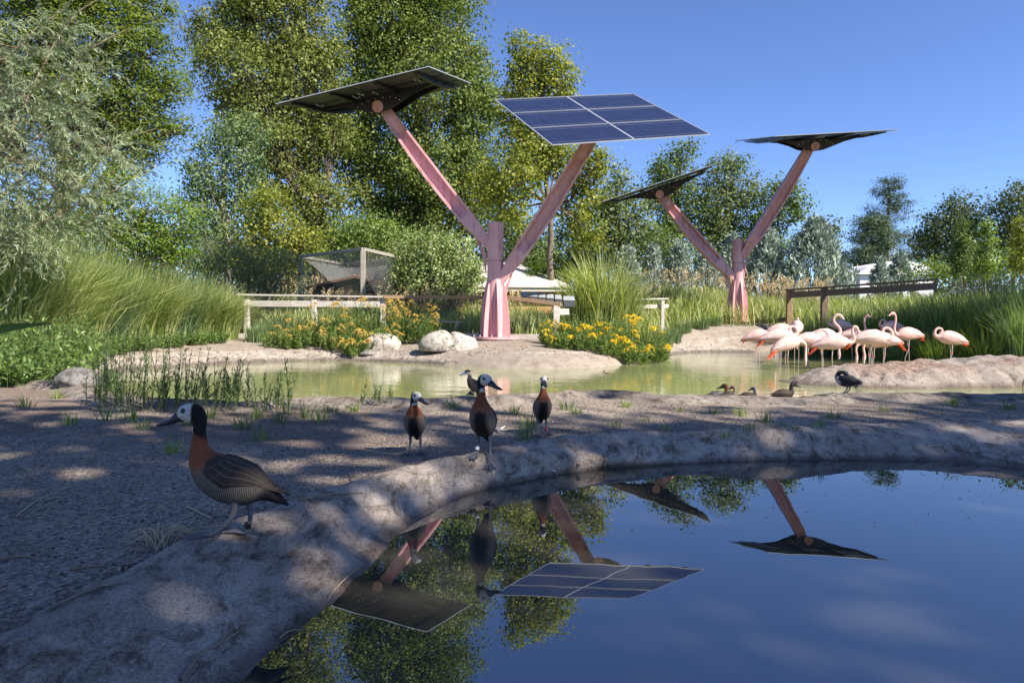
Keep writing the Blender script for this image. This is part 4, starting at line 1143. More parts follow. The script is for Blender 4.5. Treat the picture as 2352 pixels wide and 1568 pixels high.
def arm(root, b, J, E, side, mat=M_pink, gus=.62):
    """tapered channel arm from joint J to axle E"""
    J = np.array(J); E = np.array(E); d = E - J; L = np.linalg.norm(d); d /= L
    tw = unit(np.array([0, -1.0, 0]) - d * np.dot([0, -1, 0], d))       # recessed face looks towards the pond
    pp = np.cross(tw, d)
    n = 26; V = []
    for u in np.linspace(0, 1, n):
        c = J + d * L * u + pp * side * .0 + np.array([0, 0, -.16]) * math.sin(math.pi * u) * .7
        w = np.interp(u, [0, .2, .6, .9, 1], [.15, .19, .205, .165, .14]); dp = np.interp(u, [0, .25, .6, 1], [.15, .16, .17, .12])
        rc = np.interp(u, [.24, .30, .84, .90], [0, 1, 1, 0])
        ro = np.interp(u, [0, .25], [1, 0])
        sec = [(-1, -1), (1, -1), (1, 1), (.72, 1), (.60, 1 - 1.0 * rc), (-.60, 1 - 1.0 * rc), (-.72, 1), (-1, 1)]
        for p, q in sec:
            if ro > 0:
                rr = math.hypot(p, q); k = (1 - ro) + ro * (1.0 / rr); p, q = p * k, q * k
            V.append(c + pp * p * w + tw * q * dp - b)
    k = 8; Fs = [(i * k + j, i * k + (j + 1) % k, (i + 1) * k + (j + 1) % k, (i + 1) * k + j) for i in range(n - 1) for j in range(k)]
    Fs += [tuple(range(k))[::-1], tuple(range((n - 1) * k, n * k))]
    m = MB(); m.add(V, Fs); m.build('arm', mat, root, bevel=0)
    # gusset plate under the arm
    hx = np.array([d[0], d[1], 0]); hx /= np.linalg.norm(hx)
    p1 = J + d * .85 - np.array([0, 0, .2]); p0 = J + hx * .19 - np.array([0, 0, .10])
    p2 = J + hx * .19 - np.array([0, 0, gus])
    mid = (p1 + p2) / 2 - np.array([0, 0, .10]) - hx * .08
    s = np.cross(hx, [0, 0, 1]) * .028
    m = MB(); m.prism(np.array([p0, p1, mid, p2]) - b, -s, s); m.build('gusset', mat, root)
def post(root, b, top_z, nfin, fin_r, seamz, extra=False):
    r = .205
    z0 = b[2]; H = top_z - z0
    th = np.linspace(0, 2 * np.pi, 40, endpoint=False)
    m = MB()
    m.tube([(0, 0, .0), (0, 0, H)], [r, r], 40, cap=False)
    m.tube([(0, 0, H), (0, 0, H - .9)], [r - .012, r - .012], 40, cap=True)
    m.add([(r * math.cos(a), r * math.sin(a), H) for a in th] + [((r - .012) * math.cos(a), (r - .012) * math.sin(a), H) for a in th],
          [(i, (i + 1) % 40, 40 + (i + 1) % 40, 40 + i) for i in range(40)])
    m.build('post', M_pink, root, smooth=True)
    m = MB(); m.tube([(0, 0, seamz - z0), (0, 0, seamz - z0 + .012)], [r + .003, r + .003], 40); m.build('seam_ring', M_black, root, smooth=True)
    zz = np.linspace(0, 1, 15)
    for k in range(nfin):
        a = -math.pi / 2 + math.radians(14) + k * 2 * math.pi / nfin
        big = extra and k in (2, 4)
        hh = 1.5 if not big else 1.55
        rr = (fin_r - r + .01) * (1 - zz ** 1.7) ** .8
        pts = [((r - .01 + q) * math.cos(a), (r - .01 + q) * math.sin(a), z * hh + .02) for q, z in zip(rr, zz)] + [((r - .03) * math.cos(a), (r - .03) * math.sin(a), z * hh + .02) for z in zz[::-1]]
        s = np.array([-math.sin(a), math.cos(a), 0]) * .018
        m = MB(); m.prism(pts, -s, s); m.build('fin', M_pink, root)
    m = MB(); m.tube([(0, 0, -.03), (0, 0, .03)], [.62, .62], 32); m.build('base_plate', M_pink, root, smooth=True)
    m = MB(); m.tube([(0, 0, -.12), (0, 0, -.032)], [.58, .58], 20); m.build('levelling_ring', M_black, root, smooth=True)
    m = MB(); m.tube([(0, 0, -.5), (0, 0, -.121)], [.7, .66], 24); m.build('pedestal', M_plate, root, smooth=True)
    for k in range(10):
        a = k * math.pi / 5 + .2
        m = MB(); m.tube([(.54 * math.cos(a), .54 * math.sin(a), .03), (.54 * math.cos(a), .54 * math.sin(a), .085)], [.016, .016], 6); m.build('anchor_bolt', M_bolt, root)
def proj(p):
    x, y, z = p[0], p[1], p[2] - CAM_Z
    Y = y * math.cos(PITCH) - z * math.sin(PITCH); Z = y * math.sin(PITCH) + z * math.cos(PITCH)
    u, v = F * x / Y, -F * Z / Y
    return PCX + u * math.cos(ROLL) - v * math.sin(ROLL), PCY + u * math.sin(ROLL) + v * math.cos(ROLL)
def edge_on(c, yaw, tilt, deg):
    """axle pitch at which the viewer sees the array deg degrees from below"""
    v = unit(np.array(c) - [0, 0, CAM_Z]); lo, hi = -.2, .8
    for _ in range(40):
        m = (lo + hi) / 2; n = rot3(yaw, m, tilt)[:, 2]
        if np.dot(n, v) > math.sin(math.radians(deg)): lo = m
        else: hi = m
    return (lo + hi) / 2
# near tree
b = NEAR_TREE.copy()
root = empty('solar_tree', b)
tag(root, 'nearer pink steel solar tree with a blue panel facing the viewer', 'solar tree')
RA = rot3(math.radians(-12.2), math.radians(13.1), math.radians(-8.3)); RB = rot3(math.radians(24.2), math.radians(30.7), math.radians(-10))
eA = head(root, b, np.array([-3.49, 18.08, 6.69]), RA); eB = head(root, b, np.array([2.06, 16.83, 5.74]), RB)
post(root, b, at_y(1133, 512, b[1])[2], 6, .40, at_y(1133, 600, b[1])[2])
jx = np.array([b[0], b[1], 0])
arm(root, b, jx + [-.05, 0, at_y(1130, 574, b[1])[2]], eA, -1); arm(root, b, jx + [.05, 0, at_y(1140, 655, b[1])[2]], eB, 1)
# far tree
b = FAR_TREE.copy()
root = empty('solar_tree', b)
tag(root, 'farther pink steel solar tree with both panels seen edge-on', 'solar tree')
cC = at_y(1509, 425, 25.3); cD = at_y(1862, 312, 23.6)
yC, tC = math.radians(-12), math.radians(-16.5); yD, tD = math.radians(2), math.radians(-3.8)
eC = head(root, b, cC, rot3(yC, edge_on(cC, yC, tC, 1.2), tC)); eD = head(root, b, cD, rot3(yD, edge_on(cD, yD, tD, 1.0), tD))
post(root, b, at_y(1694, 551, b[1])[2], 6, .40, at_y(1694, 605, b[1])[2], True)
jx = np.array([b[0], b[1], 0])
arm(root, b, jx + [-.05, 0, at_y(1690, 645, b[1])[2]], eC, -1); arm(root, b, jx + [.05, 0, at_y(1695, 598, b[1])[2]], eD, 1)
print('DISC', proj(eA), proj(eB), proj(eC), proj(eD))
# =================================================================== FENCES, CAGE, ROOFS, ROCKS
def wood(name, a, b2):
    t = NT(name); o = t.obj()
    g = t.noise(9, 6, .65, t.scaled(o, (.35, 3, 3)), .4)
    t.set(t.ramp(g, [(.3, a), (.7, b2)]), .85, 0, .2, t.bump(t.noise(26, 5, .7, t.scaled(o, (.3, 3, 3))), .5, .006))
    return t.m
M_woodp = wood('weathered_pale_wood', (.40, .36, .31), (.62, .58, .52))
M_woodb = wood('brown_wood', (.22, .145, .085), (.38, .26, .16))
M_woodd = wood('dark_wood', (.13, .095, .072), (.25, .185, .14))
M_woodg = wood('grey_wood', (.24, .22, .19), (.38, .35, .31))
def mesh_mat(name, pitch, half, c):
    t = NT(name); o = t.obj(); sp = t.new('ShaderNodeSeparateXYZ'); t.l(o, sp.inputs[0])
    def ln(a):
        f = t.math('ABSOLUTE', t.math('SUBTRACT', t.math('FRACT', t.math('DIVIDE', sp.outputs[a], pitch)), .5))
        return t.math('GREATER_THAN', f, .5 - half / pitch)
    t.set(c, .5, .3, .4)
    tr = t.new('ShaderNodeBsdfTransparent'); mx = t.new('ShaderNodeMixShader')
    t.l(t.math('MAXIMUM', ln(0), ln(2)), mx.inputs[0]); t.l(tr.outputs[0], mx.inputs[1]); t.l(t.bsdf.outputs[0], mx.inputs[2]); t.l(mx.outputs[0], t.out.inputs['Surface'])
    return t.m
M_wire = mesh_mat('fence_wire', .05, .0011, (.18, .18, .17))
M_net = mesh_mat('aviary_net', .06, .0014, (.42, .42, .42))
def wire_panel(root, b, p, q, z0, z1):
    """upright net between two ground points, local x along the run"""
    p = np.array(p[:2]); q = np.array(q[:2]); L = np.linalg.norm(q - p); a = math.atan2(*(q - p)[::-1])
    m = MB(); m.add([(0, 0, 0), (L, 0, 0), (L, 0, z1 - z0), (0, 0, z1 - z0)], [(0, 1, 2, 3)])
    o = m.build('wire_mesh', M_wire, root); o.location = (p[0] - b[0], p[1] - b[1], z0 - b[2]); o.rotation_euler = (0, 0, a)
# left fence
fy = 18.05
P0, P1, P2 = at_y(546, 677, 18.3), at_y(880, 682, fy), at_y(1112, 683, fy)
b = np.array([P0[0], P0[1], gz(P0[0], P0[1])])
root = empty('fence', b); tag(root, 'weathered timber fence with wire mesh running from the left grasses to the near pink post', 'fence')
m = MB(); m.beam(P0 - b, P1 - b, .17, .045); m.build('top_rail', M_woodp, root, bevel=.006)
m = MB(); m.beam(P1 - b + [.02, 0, 0], P2 - b, .15, .09); m.build('top_rail', M_woodb, root, bevel=.006)
m = MB(); m.beam(at_y(556, 697, 18.22) - b, at_y(872, 699, 18.0) - b, .045, .16); m.build('board', M_woodp, root, bevel=.005)
m = MB(); m.beam(at_y(535, 774, 18.1) - b, at_y(640, 775, 18.0) - b, .06, .2); m.build('kick_board', M_woodp, root, bevel=.005)
m = MB(); m.beam(at_y(900, 774, 17.95) - b, at_y(1100, 772, 18.0) - b, .06, .16); m.build('kick_board', M_woodp, root, bevel=.005)
for px in (567, 880, 722, 1113):
    T = at_y(px, 688, 18.13 if px < 900 else 18.03); g = gz(T[0], T[1]) - .3
    m = MB(); m.box(((T[0] - b[0]), T[1] - b[1], (T[2] + g) / 2 - b[2]), (.13, .12, T[2] - g)); m.build('post', M_woodp if px < 900 else M_woodb, root, bevel=.006)
wire_panel(root, b, at_y(570, 770, 18.12), at_y(1110, 770, 18.1), at_y(800, 775, 18.1)[2], P1[2])
# fence right of the near post
P0, P1 = at_y(1162, 683, 17.95), at_y(1288, 699, 17.6)
b = np.array([P1[0], P1[1], gz(P1[0], P1[1])])
root = empty('fence', b); tag(root, 'short brown timber fence sloping down right of the near pink post', 'fence')
m = MB(); m.beam(P0 - b, P1 - b, .15, .10); m.build('top_rail', M_woodb, root, bevel=.006)
T = at_y(1278, 702, 17.62); g = gz(T[0], T[1]) - .2
m = MB(); m.box((T[0] - b[0], T[1] - b[1], (T[2] + g) / 2 - b[2]), (.16, .15, T[2] - g)); m.build('post', M_woodp, root, bevel=.008)
m = MB(); m.beam(at_y(1284, 716, 17.75) - b, at_y(1306, 716, 17.8) - b, .12, .16); m.build('rail_end', M_woodp, root, bevel=.006)
m = MB(); m.beam(at_y(1172, 775, 17.95) - b, at_y(1262, 774, 17.8) - b, .06, .17); m.build('kick_board', M_woodp, root, bevel=.005)
wire_panel(root, b, P0, P1, at_y(1220, 770, 17.8)[2], P1[2])
# row of dark lidded boxes along that rail
M_lid = simple('dark_lid', (.075, .08, .085), .45, 0, .5, .25, 8)
M_lidt = simple('grey_lid_top', (.30, .32, .33), .5, 0, .4, .2, 8)
for k, (x0, x1, yt) in enumerate([(1195, 1214, 683), (1216, 1234, 684), (1236, 1253, 686), (1255, 1272, 688), (1274, 1290, 690), (1293, 1320, 693)]):
    a, c = at_y(x0, yt, 18.35), at_y(x1, yt + 1, 18.3)
    b = (a + c) / 2; root = empty('planter_box', b)
    w = c[0] - a[0]
    m = MB(); m.box((0, 0, -.05), (w * .96, .3, .16)); m.build('body', M_lid, root, bevel=.01)
    m = MB(); m.add([(-w * .48, -.16, .035), (w * .48, -.16, .035), (w * .44, .1, .15), (-w * .44, .1, .15), (-w * .48, -.16, .05), (w * .48, -.16, .05), (w * .44, .1, .165), (-w * .44, .1, .165)],
                    [(3, 2, 1, 0), (4, 5, 6, 7), (0, 1, 5, 4), (1, 2, 6, 5), (2, 3, 7, 6), (3, 0, 4, 7)])
    m.build('lid', M_lidt, root)
    tag(root, '%s dark grey lidded box from the near pink post, along the fence rail' % ['first', 'second', 'third', 'fourth', 'fifth', 'sixth and widest'][k], 'box', 'dark boxes along the rail')
# middle piece of fence in the grass
b = at_y(1450, 720, 21.6); b[2] = gz(b[0], b[1]); root = empty('fence', b); tag(root, 'greyed fence stub half buried in grass between the two solar trees', 'fence')
for y0, h in ((688, .05), (705, .12)):
    m = MB(); m.beam(at_y(1432, y0, 21.5) - b, at_y(1535, y0 - 2, 21.8) - b, .06, h); m.build('rail', M_woodp, root, bevel=.005)
for px in (1440, 1522):
    T = at_y(px, 690, 21.65); g = gz(T[0], T[1]) - .2
    m = MB(); m.box((T[0] - b[0], T[1] - b[1], (T[2] + g) / 2 - b[2]), (.1, .1, T[2] - g)); m.build('post', M_woodp, root, bevel=.006)
# right fence
P0, P1 = at_y(1806, 666, 23.4), at_y(2150, 642, 19.0)
b = at_y(1818, 735, 23.3); root = empty('fence', b); tag(root, 'dark brown timber fence climbing to the right behind the flamingos', 'fence')
m = MB(); m.beam(P0 - b, P1 - b, .2, .05); m.build('top_rail', M_woodd, root, bevel=.006)
Q0, Q1 = P0 - [0, 0, .18], P1 - [0, 0, .18]
m = MB(); m.beam(Q0 - b, Q1 - b, .05, .2); m.build('board', M_woodd, root, bevel=.006)
for u in (.03, .3):
    T = P0 + (P1 - P0) * u; g = gz(T[0], T[1]) - .3
    m = MB(); m.box((T[0] - b[0], T[1] + .04 - b[1], (T[2] - .03 + g) / 2 - b[2]), (.19, .15, T[2] - .03 - g)); m.build('post', M_woodb if u < .1 else M_woodd, root, bevel=.008)
for (xa, ya, da, xb, yb, db) in ((1578, 746, 24.6, 1662, 741, 24.9), (1722, 742, 24.6, 1815, 732, 23.5)):
    m = MB(); m.beam(at_y(xa, ya, da) - b, at_y(xb, yb, db) - b, .06, .15); m.build('kick_board', M_woodb if xa < 1700 else M_woodd, root, bevel=.005)
wire_panel(root, b, at_y(1725, 740, 24.4), at_y(1810, 735, 23.5), b[2], b[2] + 1.1)
wire_panel(root, b, P0, P0 + (P1 - P0) * .6, b[2] - .1, P0[2] - .3)
# netted aviary cage
A_, B_, C_ = at_y(851 * .98, 588 * .98, 20.5), at_y(704 * .98, 609 * .98, 22.9), at_y(945 * .98, 612 * .98, 23.4)
zt = A_[2]; B_[2] = zt; C_[2] = zt
D_ = B_ + C_ - A_
b = np.array([A_[0], A_[1], gz(A_[0], A_[1])]); root = empty('aviary_cage', b); tag(root, 'timber-framed aviary cage hung with sagging grey netting', 'cage')
for p in (A_, B_, C_, D_):
    g = gz(p[0], p[1]) - .2
    m = MB(); m.box((p[0] - b[0], p[1] - b[1], (p[2] + g) / 2 - b[2]), (.13, .13, p[2] - g)); m.build('post', M_woodg, root, bevel=.006)
for p, q in ((A_, B_), (A_, C_), (B_, D_), (C_, D_)):
    m = MB(); m.beam(p - b + [0, 0, .05], q - b + [0, 0, .05], .1, .1); m.build('beam', M_woodg, root, bevel=.006)
for p, q in ((A_, B_), (A_, C_)):
    d = q - p; L = np.linalg.norm(d[:2]); a = math.atan2(d[1], d[0]); g = gz(*((p + q) / 2)[:2])
    m = MB(); m.add([(0, 0, 0), (L, 0, 0), (L, 0, zt - g), (0, 0, zt - g)], [(0, 1, 2, 3)]); o = m.build('net_wall', M_net, root); o.location = tuple(np.array([p[0], p[1], g]) - b); o.rotation_euler = (0, 0, a)
n = 14; V = []
for i in range(n):
    for j in range(n):
        u, v = i / (n - 1), j / (n - 1)
        p = A_ + (B_ - A_) * u + (C_ - A_) * v
        V.append(p - b - [0, 0, .03 + 1.0 * math.sin(math.pi * u) ** .8 * math.sin(math.pi * v) ** .8 + .35 * math.sin(math.pi * v) * (1 - u)])
t2 = NT('roof_net'); oo = t2.obj(); t2.set((.36, .36, .36), .6, 0, .3); tr = t2.new('ShaderNodeBsdfTransparent'); mx = t2.new('ShaderNodeMixShader'); mx.inputs[0].default_value = .42
t2.l(tr.outputs[0], mx.inputs[1]); t2.l(t2.bsdf.outputs[0], mx.inputs[2]); t2.l(mx.outputs[0], t2.out.inputs['Surface'])
m = MB(); m.add(V, [(i * n + j, (i + 1) * n + j, (i + 1) * n + j + 1, i * n + j + 1) for i in range(n - 1) for j in range(n - 1)]); m.build('roof_net', t2.m, root, smooth=True)
# dark hut inside the cage
M_hut = wood('dark_brown_boards', (.03, .022, .018), (.075, .05, .038)); M_hutr = wood('red_brown_roof', (.16, .08, .055), (.26, .14, .09))
c = (B_ + C_) / 2; b = np.array([c[0] + .1, c[1] + .9, gz(c[0], c[1] + .9)]); root = empty('keeper_hut', b); tag(root, 'low dark timber hut with red-brown roof inside the cage', 'hut')
m = MB(); m.box((0, 0, .62), (3.0, 1.6, 1.24)); m.build('walls', M_hut, root)
m = MB(); m.prism([(-1.7, -1.05, 1.24), (0.0, -1.05, 1.62), (1.7, -1.05, 1.24), (1.7, -1.05, 1.17), (0, -1.05, 1.55), (-1.7, -1.05, 1.17)], (0, 0, 0), (0, 2.1, 0)); m.build('roof', M_hutr, root)
m = MB(); m.box((.5, -.82, .52), (.7, .05, 1.02)); m.build('door', M_woodd, root)
# park pavilion with a pale hipped roof, behind the near post
M_roofp = simple('pale_roof', (.58, .55, .5), .8, 0, .2, .12, 3); M_ochre = simple('ochre_wall', (.55, .33, .15), .85, 0, .2, .2, 4); M_fascia = simple('fascia', (.60, .56, .48), .7, 0, .2, .1, 4)
ap = at_y(1150, 604, 25.6); ez = at_y(1200, 660, 23.4)[2]
b = np.array([ap[0], ap[1], gz(ap[0], ap[1]) - .1]); root = empty('park_pavilion', b); tag(root, 'small ochre pavilion with a pale hipped roof, half hidden by the near pink post', 'pavilion')
hx, hy = 2.5, 2.1; e = ez - b[2]; a_ = ap[2] - b[2]
for f in ([(-hx, -hy, e), (hx, -hy, e), (.5, 0, a_), (-.5, 0, a_)], [(hx, hy, e), (-hx, hy, e), (-.5, 0, a_), (.5, 0, a_)]):
    m = MB(); m.prism(f, (0, 0, 0), (0, 0, .06)); m.build('roof_slope', M_roofp, root)
for f in ([(hx, -hy, e), (hx, hy, e), (.5, 0, a_)], [(-hx, hy, e), (-hx, -hy, e), (-.5, 0, a_)]):
    m = MB(); m.prism(f, (0, 0, 0), (0, 0, .06)); m.build('roof_slope', M_roofp, root)
m = MB(); m.box((0, 0, e - .07), (2 * hx - .1, 2 * hy - .1, .12)); m.build('fascia', M_fascia, root)
m = MB(); m.box((0, 0, (e - .14) / 2), (2 * hx - .8, 2 * hy - .8, e - .14)); m.build('walls', M_ochre, root)
for sx in (-1, 1):
    m = MB(); m.box((sx * (hx - .2), -hy + .2, (e - .14) / 2), (.12, .12, e - .14)); m.build('post', M_woodb, root)
m = MB(); m.box((-.6, -hy + .39, .95), (.9, .06, 1.7)); m.build('door', M_woodd, root)
# white marquee on the right horizon
M_white = simple('white_roof', (.82, .82, .82), .6, 0, .3, .05, 2)
b = at_y(2030, 640, 50); b[2] = gz(b[0], b[1]); root = empty('white_marquee', b); tag(root, 'low white marquee roof beyond the junipers on the right', 'marquee')
zt = at_y(2010, 606, 50)[2] - b[2]; ez = at_y(2010, 634, 50)[2] - b[2]; w = 2.9
pr = [(-w, 0, ez), (-w * .72, 0, ez + (zt - ez) * .62), (-w * .3, 0, zt), (w * .3, 0, zt), (w * .72, 0, ez + (zt - ez) * .62), (w, 0, ez)]
m = MB(); m.prism(pr, (0, -2, 0), (0, 4, 0)); m.build('roof', M_white, root)
m = MB(); m.box((0, 1, ez / 2), (2 * w - .6, 5.4, ez)); m.build('walls', M_white, root)
b2 = at_y(2056, 630, 45); b2[2] = gz(b2[0], b2[1]); zt = at_y(2056, 600, 45)[2] - b2[2]
root = empty('lamp_post', b2); tag(root, 'thin white hooked lamp post in front of the marquee', 'lamp post')
m = MB(); m.tube(catmull([(0, 0, 0), (0, 0, zt * .8), (0, 0, zt * .96), (.12, 0, zt), (.28, 0, zt * .97)], 16), .045, 8); m.build('pole', M_white, root, smooth=True)
m = MB(); m.tube([(.28, 0, zt * .97), (.28, 0, zt * .97 - .1)], [.05, .11], 10); m.build('lamp_head', M_white, root, smooth=True)
# plank bench behind the fence
a = at_y(1032, 739, 18.7); b = np.array([a[0], a[1], gz(a[0], a[1])]); root = empty('plank_bench', b); tag(root, 'low grey plank bench in the grass behind the split boulder', 'bench')
m = MB(); m.box((0, 0, a[2] - b[2]), (.72, .3, .05)); m.build('seat', M_woodp, root, bevel=.006)
for sx in (-.22, .22):
    m = MB(); m.box((sx, 0, (a[2] - b[2]) / 2 - .03), (.08, .22, a[2] - b[2])); m.build('leg', M_woodp, root, bevel=.006)
# rocks
def rock(name, label, c, size, mat, seed, rz=0, cleft=None, flat=.5, amp=.2, sub=4, cat='rock', group=None):
    import bmesh
    bm = bmesh.new(); bmesh.ops.create_icosphere(bm, subdivisions=sub, radius=1)
    P = np.array([v.co[:] for v in bm.verts])
    rg = np.random.default_rng(seed); d = unit(P)
    r = np.ones(len(P))
    for k in range(9):                                          # knock flat facets off
        n = unit(rg.normal(size=3)); h = .72 + .22 * rg.random()
        q = d @ n; r = np.minimum(r, np.where(q > .05, h / np.maximum(q, .05), 9))
    r += amp * .5 * fbm(P[:, 0] * 2 + seed, P[:, 1] * 2 + P[:, 2] * 2.3, 4, seed) + amp * .25 * fbm(P[:, 0] * 7 + seed, P[:, 1] * 5 + P[:, 2] * 7.3, 4, seed + 3)
    Q = d * r[:, None]
    if cleft is not None:
        q = Q[:, 0] - cleft - .06 * np.sin(Q[:, 2] * 5)
        Q[:, 1] += np.where(Q[:, 1] < 0, .42, -.2) * np.exp(-(q / .055) ** 2); Q[:, 2] -= .22 * np.exp(-(q / .06) ** 2) * (Q[:, 2] > 0)
    Q *= np.array(size) / 2
    Q[:, 2] = np.where(Q[:, 2] < -flat * size[2] / 2, -flat * size[2] / 2, Q[:, 2])
    Fq = np.array([[v.index for v in f.verts] for f in bm.faces]); bm.free()
    ob = np_mesh(name, Q, Fq, mat, smooth=True, point_attr={'wet': np.zeros(len(Q))})
    ob.location = tuple(map(float, np.array(c) + [0, 0, flat * size[2] / 2 - .02])); ob.rotation_euler = (0, 0, rz)
    return tag(ob, label, cat, group)
M_rockp = crete('pale_boulder', (.40, .36, .31), (.52, .48, .43), (.62, .58, .53))
M_rockd = crete('grey_boulder', (.16, .15, .145), (.24, .23, .22), (.34, .32, .31))
c = ground_at(1030, 15.6); rock('boulder', 'large pale boulder with a vertical cleft, left of the near pink post', c, (1.35, .8, .74), M_rockp, 3, .1, .12, .35, .25)
c = ground_at(878, 16.35); rock('boulder', 'smaller pale angular boulder at the water edge left of the split one', c + [0, .1, 0], (.9, .62, .66), M_rockp, 5, .3, None, .3, .35)
c = ground_at(846, 16.05); rock('boulder', 'dark stone at the foot of the smaller boulder', c, (.42, .3, .22), M_rockd, 6, .2, None, .3, .3)  # small stone in the dark grey boulder material
c = hit(180, 882); rock('boulder', 'low dark rock at the left end of the pond', c, (.36, .28, .24), M_rockd, 8, .2, None, .3, .3)
# flamingo island
gx2 = np.linspace(3.2, 10.4, 150); gy2 = np.linspace(8.8, 13.4, 96); X, Y = np.meshgrid(gx2, gy2)
ca, sa = math.cos(-.14), math.sin(-.14)
u = ((X - 6.8) * ca - (Y - 10.95) * sa) / 3.15; v = ((X - 6.8) * sa + (Y - 10.95) * ca) / 1.35
ang = np.arctan2(v, u); q = (np.abs(u) ** 2.4 + np.abs(v) ** 2.2) ** (1 / 2.3) * (1 + .35 * fbm(np.cos(ang) * 2 + 5, np.sin(ang) * 2 + 5, 3, 90))
rid = np.abs(fbm(X * 1.6 + Y * .8, Y * 1.6 - X * .5, 4, 95))
Z = Z_FAR - .3 + (.57 + .10 * ss(X, 6.2, 8)) * (1 - ss(q, .45, 1.12)) ** .8 + (.16 * fbm(X * 2.2, Y * 2.2, 5, 91) + .09 * fbm(X * 9, Y * 9, 4, 92) - .16 * np.exp(-(rid / .018) ** 2) * ss(q, .5, .8)) * (1 - ss(q, 1.0, 1.2))
nx2, ny2 = len(gx2), len(gy2); ii = (np.arange(ny2 - 1)[:, None] * nx2 + np.arange(nx2 - 1)[None]).ravel()
V = np.stack([X, Y, Z], -1).reshape(-1, 3)
t = NT('island_rock'); o = t.obj(); n1 = t.noise(1.8, 7, .7, o); n2 = t.noise(16, 7, .75, o)
c = t.ramp(n1, [(.3, (.18, .155, .135)), (.5, (.30, .26, .225)), (.7, (.44, .395, .35))])
soil = t.ramp(n2, [(.35, (.13, .085, .06)), (.55, (.33, .24, .19)), (.75, (.42, .32, .26))])
c = t.mix(t.attr('soil'), c, soil)
c = t.mix(1.0, c, t.ramp(n2, [(.33, (.35, .3, .27)), (.46, (1, 1, 1)), (.75, (1.1, 1.08, 1.06))]), 'MULTIPLY')
c = t.mix(t.attr('wet'), c, t.mix(1.0, c, (.5, .46, .43), 'MULTIPLY'))
M_isl = t.set(c, .93, 0, .15, t.bump(t.noise(60, 6, .75, o), .6, .012, t.bump(n2, .7, .05)))
soilv = (1 - ss(q, .45, .75)) * ss(fbm(X * 1.1, Y * 1.1, 4, 93), -.12, .1)
isl = np_mesh('rock_island', V, np.stack([ii, ii + 1, ii + nx2 + 1, ii + nx2], 1), M_isl, smooth=True, point_attr={'soil': soilv.ravel(), 'wet': (1 - ss(Z + .03 * fbm(X * 6, Y * 6, 3, 3), Z_FAR + .015, Z_FAR + .09)).ravel()})
tag(isl, 'long low rocky mud island in front of the flamingos', 'island')
_ib = BVHTree.FromPolygons(V.tolist(), np.stack([ii, ii + 1, ii + nx2 + 1, ii + nx2], 1).tolist())
for k, (px, py, s_, lab) in enumerate([(1922, 824, .12, 'small pale stone on the left crest of the island'), (2062, 818, .2, 'dark squarish stone on the crest of the island')]):
    h_ = _ib.ray_cast(Vector((0, 0, CAM_Z)), Vector(ray(px, py)).normalized(), 60)[0]
    if h_ is not None:
        rock('stone', lab, np.array(h_) + [0, .05, -.02], (s_ * 1.3, s_, s_ * .8), M_rockp if k != 1 else M_rockd, 12 + k, k, None, .3, .3, 3)
# =================================================================== BIRDS
def loft_bird(ctrl, N=110, M=40, yaw=0.0, y0=None, y1=None):
    """ctrl rows: x, z, half height, half width ; one continuous skin from tail tip to face.
    yaw turns everything past row y0 (fully by row y1) about the vertical at the neck root."""
    c = np.asarray(ctrl, float)
    q = catmull(c, N); q[:, 2:] = np.maximum(q[:, 2:], .0015)
    k = np.linspace(0, len(c) - 1, N)
    T = np.gradient(q[:, :2], axis=0); T /= np.linalg.norm(T, axis=1, keepdims=True) + 1e-9
    T = np.stack([np.convolve(np.pad(T[:, i], 3, mode='edge'), np.ones(7) / 7, 'valid') for i in (0, 1)], 1)
    T /= np.linalg.norm(T, axis=1, keepdims=True) + 1e-9
    Nn = np.stack([-T[:, 1], T[:, 0]], 1)
    th = np.linspace(0, 2 * np.pi, M, endpoint=False)
    X = q[:, 0:1] + Nn[:, 0:1] * q[:, 2:3] * np.sin(th)
    Z = q[:, 1:2] + Nn[:, 1:2] * q[:, 2:3] * np.sin(th)
    Y = q[:, 3:4] * np.cos(th)
    P = np.stack([X, Y, Z], -1)
    flat = P.copy()
    P = turn(P, k[:, None] * np.ones((1, M)), c, yaw, y0, y1)
    i = np.arange(N - 1)[:, None]; j = np.arange(M)[None]; j2 = (j + 1) % M
    Fq = np.stack([i * M + j, i * M + j2, (i + 1) * M + j2, (i + 1) * M + j], -1).reshape(-1, 4)
    return P, flat, k, th, Fq, q
def turn(P, k, c, yaw, y0, y1):
    if not yaw: return P
    w = ss(k, y0, y1) * yaw
    i0 = int(round(y1)); px = c[i0, 0]
    x, y = P[..., 0] - px, P[..., 1]
    P = P.copy(); P[..., 0] = px + x * np.cos(w) - y * np.sin(w); P[..., 1] = x * np.sin(w) + y * np.cos(w)
    return P
def plumage(name, bars=0.0, rough=.75):
    t = NT(name); c = t.attr('col', 'Color'); o = t.obj()
    if bars:
        w = t.new('ShaderNodeTexWave'); w.inputs['Scale'].default_value = 62; w.inputs['Distortion'].default_value = 2.2; w.inputs['Detail'].default_value = 2; w.inputs['Detail Scale'].default_value = 1.2
        t.l(o, w.inputs['Vector'])
        lite = t.mix(1.0, c, (3.6, 3.4, 3.1), 'MULTIPLY')
        f = t.math('MULTIPLY', t.attr('bar'), t.ramp(w.outputs['Color'], [(.45, (0, 0, 0)), (.62, (1, 1, 1))]))
        c = t.mix(f, c, lite)
    n = t.noise(120, 4, .6, o)
    c = t.mix(1.0, c, t.ramp(n, [(.3, (.75, .75, .75)), (.7, (1.2, 1.2, 1.2))]), 'MULTIPLY')
    t.set(c, rough, 0, .25, t.bump(t.noise(160, 3, .6, t.scaled(o, (.5, 1, 1))), .35, .004))
    return t.m
M_plum = plumage('barred_plumage', 1.0); M_plum0 = plumage('plain_plumage')
